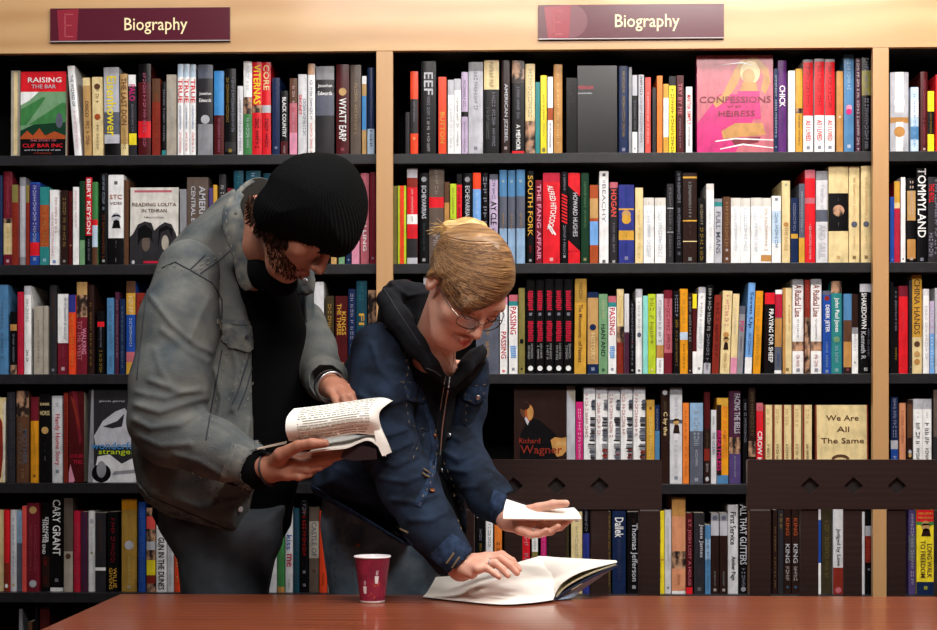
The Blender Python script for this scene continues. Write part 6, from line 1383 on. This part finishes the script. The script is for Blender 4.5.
# spectacles
gl = mat('metal_spectacle_rim', '#6a6058', .3, metal=.8); q = MB(); rims = []
for s in (-1, 1):
    c = [(.031*s+.0235*math.copysign(abs(math.cos(t))**.75, math.cos(t)), .1, -.012+.0155*math.copysign(abs(math.sin(t))**.75, math.sin(t))) for t in np.linspace(0, 2*math.pi, 29)]
    P = [S3(a, b-.9*max(0, abs(a)-.02)**1*.35, d) for a, b, d in c]; rims.append(P[:-1]); q.tube(P, .0011, 6, cap=False)
    q.tube([S3(.0545*s, .0875, -.006), S3(.0665*s, .07, -.004), S3(.074*s, .02, -.006), S3(.078*s, -.008, -.008)], .0011, 6)
q.tube([S3(-.0085, .101, -.008), S3(0, .106, -.004), S3(.0085, .101, -.008)], .0011, 6)
fr_ = q.build('spectacles', gl, wr_)
gm = bpy.data.materials.new('lens_glass'); gm.use_nodes = True; gt = gm.node_tree; ta = gt.nodes.new('ShaderNodeBsdfTransparent'); ga = gt.nodes.new('ShaderNodeBsdfGlossy'); ga.inputs['Roughness'].default_value = .03; mx_ = gt.nodes.new('ShaderNodeMixShader'); mx_.inputs[0].default_value = .035; gt.links.new(ta.outputs[0], mx_.inputs[1]); gt.links.new(ga.outputs[0], mx_.inputs[2]); gt.links.new(mx_.outputs[0], gt.nodes['Material Output'].inputs[0])
for P in rims:
    q = MB(); q.add(P, [tuple(range(len(P)))]); q.build('lens', gm, fr_)
# trousers, shoes
jn = union([puff([(322, 490), (420, 490), (436, 520), (441, 560), (440, 600), (436, 700), (392, 700), (386, 640), (378, 700), (334, 700), (330, 600), (324, 560), (319, 525)], 3.33, .075, .1),
    cone(W(357, 640, 3.3), (W(357, 700, 3.3).x, 3.31, .12), .075, .055), cone(W(405, 640, 3.36), (W(405, 700, 3.36).x, 3.37, .12), .075, .055)], .03)
jn = addw(jn, waves(51, 8, 16, 45, (1, 1, .6)), .006); lo = [W(318, 500, 3.4).x-.04, 3.16, .04]; hi = [W(442, 500, 3.4).x+.05, 3.52, W(200, 490, 3.34).z]
j2 = solid('jeans', jn, lo, hi, .005, jean2, wr_); bj = bvh_of(j2)
q = MB()
for P in ([(333, 530), (380, 533)], [(334, 548), (350, 552), (376, 552)], [(334, 560), (336, 590)], [(352, 556), (354, 592)], [(376, 552), (382, 540)], [(430, 530), (424, 560), (428, 592)]): stitch(q, bj, P, .0009, .0006, dash=True)
q.build('tan_stitching', thread2, wr_); button(bj, 358, 545, .005, brass, wr_)
shoes(wr_, [(W(357, 700, 3.3).x, 3.3, -1.1), (W(405, 700, 3.36).x, 3.37, -1.1)], leather)
# hooded sweatshirt
hs = union([puff([(376, 322), (378, 310), (381, 292), (390, 281), (405, 279), (420, 283), (431, 292), (430, 310), (436, 332), (444, 352), (452, 372), (462, 358), (470, 350), (483, 345), (486, 362), (472, 384), (456, 395), (452, 425), (446, 450), (448, 475), (462, 522), (430, 525), (405, 500), (392, 440), (380, 380), (374, 345)], 3.24, .035, .07, tilt=(-.0004, .0002), c=(420, 380)),
    chain([W(386, 300, 3.14), W(398, 318, 3.12), (W(416, 345, 3.1)), W(432, 366, 3.09), W(448, 384, 3.1)], [.02, .024, .022, .016, .009], .015), chain([W(388, 298, 3.14), W(402, 291, 3.17), W(420, 290, 3.2)], [.018, .018, .014], .015), chain([W(452, 384, 3.1), W(466, 367, 3.12), W(481, 352, 3.16)], [.01, .014, .012], .01)], .015)
hs = cut(hs, union([cone(W(447, 358, 3.07), W(436, 300, 3.08), .013, .04), cone(W(450, 374, 3.02), W(446, 352, 3.06), .006, .012)], .01), .008)
hs = lambda X, Y, Z, g=hs, w=waves(61, 8, 25, 70), rr=ridges([([(383, 287), (400, 300), (412, 318)], .003, 2), ([(392, 283), (408, 296), (426, 292)], .003, 2), ([(400, 325), (420, 350), (438, 372)], .003, 3), ([(440, 400), (436, 430)], .003, 3), ([(446, 410), (445, 450)], .003, 3)]): g(X, Y, Z)+.005*w(X, Y, Z)+rr(X, Y, Z)
lo, hi = bounds([(370, 270, 3.24), (492, 530, 3.24)], .02); lo[1] = 3.03; hi[1] = 3.38; ho = solid('hooded_sweatshirt', hs, lo, hi, .0028, hood, wr_)
bh = bvh_of(ho); q = MB(); stitch(q, bh, [(450, 372), (449, 385), (446, 400), (442, 430), (440, 455)], .0016, .0005); stitch(q, bh, [(446, 374), (443, 392), (440, 410)], .0007, .0006)
l, n = hit(bh, 447.5, 376)
if l: q.tube([l+n*.003, l+n*.006+Vector((0, 0, -.008)), l+n*.004+Vector((0, 0, -.017))], [.002, .0035, .0028], 8)
q.build('zipper', steelm, wr_)
q = MB(); stitch(q, bh, [(384, 289), (394, 305), (405, 322), (420, 345)], .0009, .0006); stitch(q, bh, [(426, 368), (434, 371), (441, 376)], .0016, .0005); q.build('hood_seam', mat('grey_seam', '#3a3c42', .8), wr_)
q = MB(); q.tube([W(438, 345, 3.105), W(446, 358, 3.085), W(452, 370, 3.08), W(454, 357, 3.09), W(453, 348, 3.1)], .0009, 5); q.build('necklace', mat('gold_chain', '#a8834a', .3, metal=.9), wr_)
# denim jacket
wv2 = waves(71, 9, 20, 65, (1, 1, .8))
near = puff([(400, 322), (386, 318), (370, 325), (356, 340), (346, 362), (340, 390), (332, 420), (324, 445), (316, 468), (310, 486), (313, 493), (340, 506), (375, 526), (404, 546), (412, 545), (416, 528), (424, 505), (432, 485), (437, 462), (438, 445), (435, 425), (430, 405), (424, 388), (414, 366), (406, 345)], 3.24, .06, .095, tilt=(-.0006, -.0003), c=(385, 420))
farp = puff([(484, 352), (489, 362), (489, 380), (484, 398), (476, 415), (470, 440), (462, 455), (462, 480), (468, 525), (466, 535), (462, 530), (456, 508), (447, 480), (441, 462), (442, 440), (444, 425), (450, 405), (456, 390), (470, 370)], 3.27, .022, .05)
sl = union([chain([W(379, 352, 3.16), W(382, 395, 3.12), W(386, 440, 3.09)], [.062, .066, .062], .02), chain([W(386, 440, 3.09), W(408, 485, 3.05), W(430, 525, 3.01), W(452, 557, 2.985)], [.062, .056, .052, .042], .02)], .02)
sl = cut(sl, prism([(471, 548), (470, 553), (455, 570), (449, 590), (500, 590), (500, 540)], 2.7, 3.3), .003)
sl = cut(sl, cone(W(445, 552, 3.0), W(462, 572, 2.98), .036, .036), .003)
rid3 = ridges([([(362, 425), (385, 436), (405, 430)], .005, 3), ([(366, 440), (390, 452), (412, 442)], .005, 3), ([(372, 458), (395, 466), (416, 456)], .004, 3), ([(360, 395), (380, 408), (402, 400)], .004, 3), ([(380, 478), (405, 482), (425, 474)], .004, 3), ([(392, 500), (415, 502), (436, 494)], .004, 3), ([(410, 520), (430, 520), (446, 512)], .003, 3), ([(372, 345), (380, 370), (396, 385)], .003, 3)])
sl2 = lambda X, Y, Z: sl(X, Y, Z)+1.4*rid3(X, Y, Z)+.006*wv2(X, Y, Z)
fs = union([chain([W(476, 380, 3.33), W(468, 410, 3.3), W(458, 440, 3.26)], [.03, .038, .045], .02), chain([W(458, 440, 3.26), W(468, 468, 3.2), W(490, 496, 3.12), W(503, 509, 3.08)], [.046, .049, .044, .036], .02)], .02)
fs = cut(fs, prism([(507, 494), (503, 525), (540, 530), (540, 480)], 2.7, 3.4), .003); rid4 = ridges([([(445, 452), (458, 460), (474, 452)], .004, 3), ([(450, 470), (466, 472), (482, 462)], .004, 3), ([(462, 488), (478, 486), (492, 476)], .003, 3), ([(446, 432), (460, 440), (472, 434)], .004, 3)])
fs2 = lambda X, Y, Z: fs(X, Y, Z)+1.4*rid4(X, Y, Z)+.005*wv2(X, Y, Z)
lo, hi = bounds([(305, 312, 3.3), (442, 552, 3.3)], .02); lo[1] = 3.08; hi[1] = 3.42
rid5 = ridges([([(340, 470), (370, 490), (400, 510)], .003, 4), ([(420, 420), (418, 450), (408, 480)], .003, 3)])
a1 = solid('jacket', lambda X, Y, Z: near(X, Y, Z)+.006*wv2(X, Y, Z)+rid5(X, Y, Z), lo, hi, .0035, denim2, wr_)
lo, hi = bounds([(436, 345, 3.27), (494, 540, 3.27)], .02); lo[1] = 3.18; hi[1] = 3.36; a2 = solid('jacket_front_panel', lambda X, Y, Z: farp(X, Y, Z)+.003*wv2(X, Y, Z), lo, hi, .003, denim2, wr_)
lo, hi = bounds([(340, 315, 3.16), (478, 595, 2.95)], .02); lo[1] = 2.9; hi[1] = 3.25; a3 = solid('jacket_sleeve', sl2, lo, hi, .003, denim2, wr_)
lo, hi = bounds([(435, 360, 3.35), (515, 535, 3.05)], .03); lo[1] = 3.0; hi[1] = 3.42; a4 = solid('jacket_sleeve', fs2, lo, hi, .003, denim2, wr_)
B2 = bvh_of(a1, a2, a3, a4)
q = MB(); patch(q, B2, [(403, 384), (406, 400), (420, 404), (429, 399), (426, 386), (414, 382)], .0045); pf1 = q.build('pocket_flap', denim2b, wr_)
q = MB(); patch(q, B2, [(463, 391), (464, 400), (474, 404), (484, 398), (487, 387), (476, 386)], .0045); pf2 = q.build('pocket_flap', denim2b, wr_)
q = MB(); patch(q, B2, [(426, 396), (431, 408), (435, 425), (438, 445), (437, 462), (431, 487), (421, 508), (415, 504), (425, 482), (430, 460), (431, 445), (428, 425), (423, 408)], .0028); q.build('button_placket', denim2b, wr_)
q = MB(); patch(q, B2, [(310, 484), (340, 499), (375, 518), (408, 538), (413, 545), (404, 546), (374, 527), (340, 508), (310, 494)], .0028); q.build('waistband', denim2b, wr_)
q = MB(); patch(q, B2, [(451, 534), (458, 538), (471, 549), (464, 559), (452, 574), (441, 566), (430, 556), (440, 545)], .003); q.build('sleeve_cuff', denim2b, wr_)
q = MB(); patch(q, B2, [(494, 490), (506, 496), (505, 508), (503, 521), (492, 519), (490, 505)], .003); q.build('sleeve_cuff', denim2b, wr_)
B3 = bvh_of(pf1, pf2); q = MB(); q2 = MB()
for P in ([(382, 322), (398, 330), (408, 350), (414, 372), (420, 384)], [(404, 403), (407, 425), (420, 432), (430, 430)], [(420, 432), (412, 450), (408, 462)], [(465, 403), (462, 420), (468, 428)], [(438, 462), (448, 480), (457, 505), (466, 530)]): stitch(q, B2, P, .0014, .0003)
for P in ([(386, 321), (402, 330), (412, 350), (418, 371)], [(378, 324), (394, 333), (403, 350), (408, 372), (402, 384)], [(400, 382), (428, 383)], [(406, 404), (409, 423), (420, 429), (429, 427)], [(424, 434), (416, 450), (411, 464)], [(460, 388), (488, 384)], [(467, 404), (465, 419), (470, 425)], [(444, 462), (452, 480), (460, 505), (467, 526)], [(312, 490), (340, 504), (375, 523), (405, 542)], [(432, 553), (454, 570)], [(436, 549), (457, 566)], [(455, 512), (462, 532)], [(428, 400), (434, 425), (436, 450), (430, 482), (420, 505)]): stitch(q2, B2, P, .0009, .0032 if len(P) > 4 else .0007, dash=True)
for P in ([(405, 386), (408, 398), (420, 401), (427, 396)], [(465, 393), (466, 399), (474, 402), (482, 397), (485, 389)]): stitch(q2, B3, P, .0008, .0006, dash=True)
for P in ([(397, 526), (409, 532)], [(394, 531), (406, 537)], [(447, 563), (454, 553)], [(452, 567), (459, 557)], [(423, 470), (429, 474)], [(422, 474), (428, 477)]): stitch(q2, B2, P, .0022, .0034)
q.build('dark_seams', thread2d, wr_); q2.build('tan_stitching', thread2, wr_)
for (x, y) in ((433.5, 436), (432, 492)): button(B2, x, y, .0055, brass, wr_)
for (x, y) in ((450, 435.5), (455, 494), (440.5, 464), (444, 470)): button(B2, x, y, .0055, steelm, wr_)
for (x, y) in ((423, 391), (477, 397)): button(B3, x, y, .0055, steelm, wr_)
band(W(490.5, 563.5, 2.942), W(495, 563, 2.94)-W(484, 564, 2.945), .0092, .0014, steelm, wr_, 'ring'); band(W(535, 531, 2.995), W(541, 533.5, 2.99)-W(529, 529, 3.0), .0092, .0014, steelm, wr_, 'ring')
# ================================================================= books in use
page = mat('bright_page', '#f5f1e9', .7, .3); cream = mat('page_edge_cream', '#cbbf9f', .8, .2, noise=((3, 3, 700), '#b5a888', 2, .3, .7)); navy = mat('navy_book_board', '#1d2740', .5); paleb = mat('pale_blue_board', '#8fa3bd', .5); coverd = mat('dark_paperback_cover', '#2a1a1e', .4, coat=.2); coverp = mat('paperback_cover_inside', '#a08d7c', .6); inkm = mat('grey_print', '#a8a294', .9)
bk = empty('open_paperback', tuple(W(330, 440, 3.0)), 'open white paperback with curling pages held by the person in the beanie', 'book')
up = loft([[(289, 441, 2.98), (320, 439.5, 2.975), (350, 434, 2.98), (366, 434, 2.985), (381, 436, 3.0)], [(285.5, 430, 2.965), (320, 426, 2.955), (350, 421, 2.955), (370, 420, 2.965), (379.5, 424, 2.985)], [(287, 417, 2.975), (320, 413, 2.97), (350, 409, 2.97), (370, 407, 2.98), (380, 411, 2.99)], [(294, 408.5, 3.01), (320, 405.5, 3.01), (345, 402, 3.01), (379.5, 397.5, 3.02), (392.5, 400.5, 3.02)]], 30, 20)
q = MB(); sheet(q, up, .003, 0, Vector((0, 1, -.15))); q.build('upper_pages', page, bk, smooth=False)
lw = loft([[(307, 452, 2.965), (330, 448.5, 2.965), (347, 446.5, 2.97), (366, 439, 2.98), (377, 444, 2.985), (385.5, 455, 2.985)], [(310, 451, 2.99), (330, 445.5, 3.0), (347, 443.5, 3.0), (366, 436.5, 3.01), (378, 437, 3.01), (388, 450, 3.0)], [(320, 440, 3.07), (335, 437, 3.07), (350, 434, 3.07), (368, 432, 3.07), (383, 432, 3.06), (391, 447, 3.04)]], 30, 10)
q = MB(); sheet(q, lw, .0035, 0, Vector((0, .1, -1))); q.build('lower_pages', page, bk)
fe = loft([[(379.5, 397.5, 3.02), (392.5, 400.5, 3.02)], [(379.5, 406, 3.0), (383.5, 406, 3.02)], [(373, 415, 2.99), (378.5, 414, 3.01)], [(373, 424, 2.985), (379.5, 424, 3.0)], [(374, 432, 2.985), (383, 433, 2.99)], [(377, 444, 2.985), (387.5, 443, 2.985)], [(382.5, 456.3, 2.985), (391, 452.5, 2.985)]], 6, 30)
q = MB(); sheet(q, fe, .02, 0, Vector((0, 1, 0))); q.build('page_edges', page, bk)
q = MB(); sheet(q, loft([[(257, 449.5, 3.0), (286, 443.5, 2.99)], [(258, 447.5, 3.03), (287, 441, 3.02)]], 6, 4), .0008); q.build('cover_flap', coverp, bk)
q = MB(); sheet(q, loft([[(340, 458, 2.985), (356, 460.5, 2.985), (377, 459, 2.985)], [(345, 449, 2.985), (362, 446, 2.985), (376, 449, 2.985)]], 10, 4), .002, 0, Vector((0, 1, 0))); q.build('cover', coverd, bk)
q = MB(); rnd = random.Random(3)
nv_, nu_ = len(up), len(up[0])
for L in range(15):
    t = .07+L*.061; j = t*(nv_-1); jj = int(j); s = .10
    while s < .74:
        wl = rnd.uniform(.012, .04); a = s*(nu_-1); ia = int(a); p = up[jj][ia].lerp(up[jj][min(ia+1, nu_-1)], a-ia).lerp(up[min(jj+1, nv_-1)][ia], j-jj); b_i = (s+wl)*(nu_-1); ib = int(b_i)
        p2 = up[jj][ib].lerp(up[jj][min(ib+1, nu_-1)], b_i-ib).lerp(up[min(jj+1, nv_-1)][ib], j-jj); o = Vector((0, -.0009, 0)); h_ = Vector((0, 0, .0011)); q.add([p+o-h_, p2+o-h_, p2+o+h_, p+o+h_], [(0, 1, 2, 3)]); s += wl+.008
q.build('page_print', inkm, bk)
# small white book on her palm
sb = empty('small_open_book', tuple(W(540, 515, 3.0)), 'small white book held on the palm above the large open book', 'book')
g = loft([[(503, 518.5, 2.98), (540, 519, 2.97), (581.5, 519, 2.97)], [(504, 508, 3.0), (540, 513, 2.995), (579, 513, 2.995)], [(506.5, 499, 3.02), (540, 508.5, 3.02), (574, 507.5, 3.02)]], 20, 8)
q = MB(); sheet(q, g, .006, 0, Vector((0, .6, -.5))); q.build('pages', page, sb)
g = loft([[(509, 498, 3.03), (522, 502, 3.03), (540, 507, 3.03)], [(509, 500, 3.035), (522, 504, 3.035), (540, 509, 3.035)]], 8, 2); q = MB(); sheet(q, g, .002, 0, Vector((0, 1, 0))); q.build('cover', navy, sb)
# large open book on the table
lb = empty('large_open_book', (W(500, 603, 2.97).x, 2.97, TBZ), 'large open book with blank white pages lying on the table under a hand', 'book')
def onT(px, py, lift=0):                      # point of the table top, raised by lift
    Y = (CAMZ-TBZ-lift)*F/(py-HY); return (px, py, Y)
g = loft([[onT(423, 596.5, .0045), onT(460, 600.5, .0045), onT(500, 604, .0045), onT(530, 602.5, .005), onT(553, 599.5, .006)], [(427, 592, 3.1), (460, 594, 3.03), (505, 594, 2.99), (540, 592, 3.0), (557, 591, 3.03)], [(432, 584, 3.13), (465, 583, 3.07), (510, 577, 3.05), (545, 573, 3.08), (566, 580, 3.08)], [(436, 577, 3.16), (470, 574, 3.12), (505, 566, 3.12), (522, 561, 3.14), (540, 556, 3.16)]], 36, 20)
q = MB(); sheet(q, g, .0012, 0); q.build('left_pages', page, lb)
g = loft([[(553, 599.5, 3.0), (557, 590, 3.01), (563, 582, 3.02), (578, 573, 3.03), (597, 567, 3.04), (617, 562, 3.06)], [(550, 592, 3.03), (553, 583, 3.05), (563, 574, 3.06), (580, 567, 3.07), (598, 563, 3.08), (617, 561, 3.09)], [(540, 570, 3.12), (546, 563, 3.13), (560, 559.5, 3.13), (580, 559.5, 3.14), (598, 560, 3.14), (616, 560.5, 3.14)], [(538, 556, 3.16), (548, 556.5, 3.16), (560, 557.5, 3.16), (580, 558.5, 3.16), (598, 559.5, 3.16), (616, 560.3, 3.16)]], 36, 16)
q = MB(); sheet(q, g, .0012, 0); q.build('right_pages', page, lb)
g = loft([[(555, 599, 3.005), (566, 586, 3.015), (590, 573, 3.03), (616, 563.5, 3.06)], [(557, 590, 3.04), (570, 581, 3.06), (592, 570, 3.08), (615, 563, 3.1)], [(553, 580, 3.12), (570, 572, 3.13), (592, 566, 3.14), (614, 562, 3.15)]], 24, 8)
q = MB(); sheet(q, g, .003, 0, Vector((0, 0, -1))); q.build('page_block', cream, lb)
g = loft([[(555, 598.5, 3.0), (567, 590, 3.008), (590, 577, 3.02), (618, 564.5, 3.05)], [(557, 592, 3.06), (570, 584, 3.08), (592, 573, 3.1), (617, 563.5, 3.12)]], 20, 4)
q = MB(); sheet(q, g, .004, 0); q.build('right_board', navy, lb)
g = loft([[(554, 600, 3.0), (572, 597.5, 3.02), (585, 588, 3.04), (614, 568, 3.07)], [(556, 598, 3.01), (570, 591, 3.02), (590, 579.5, 3.03), (617, 566.5, 3.06)]], 20, 4)
q = MB(); sheet(q, g, .0015, 0, Vector((0, 1, 0))); q.build('dust_jacket_flap', paleb, lb)
g = loft([[onT(423, 597.3, .002), onT(460, 601.5, .002), onT(500, 605, .002), onT(530, 603.5, .002), onT(553, 600.5, .002)], [(428, 594, 3.1), (460, 595, 3.06), (500, 596, 3.05), (530, 596, 3.05), (553, 595, 3.06)]], 20, 4)
q = MB(); sheet(q, g, .0009, 0); q.build('left_board', navy, lb)
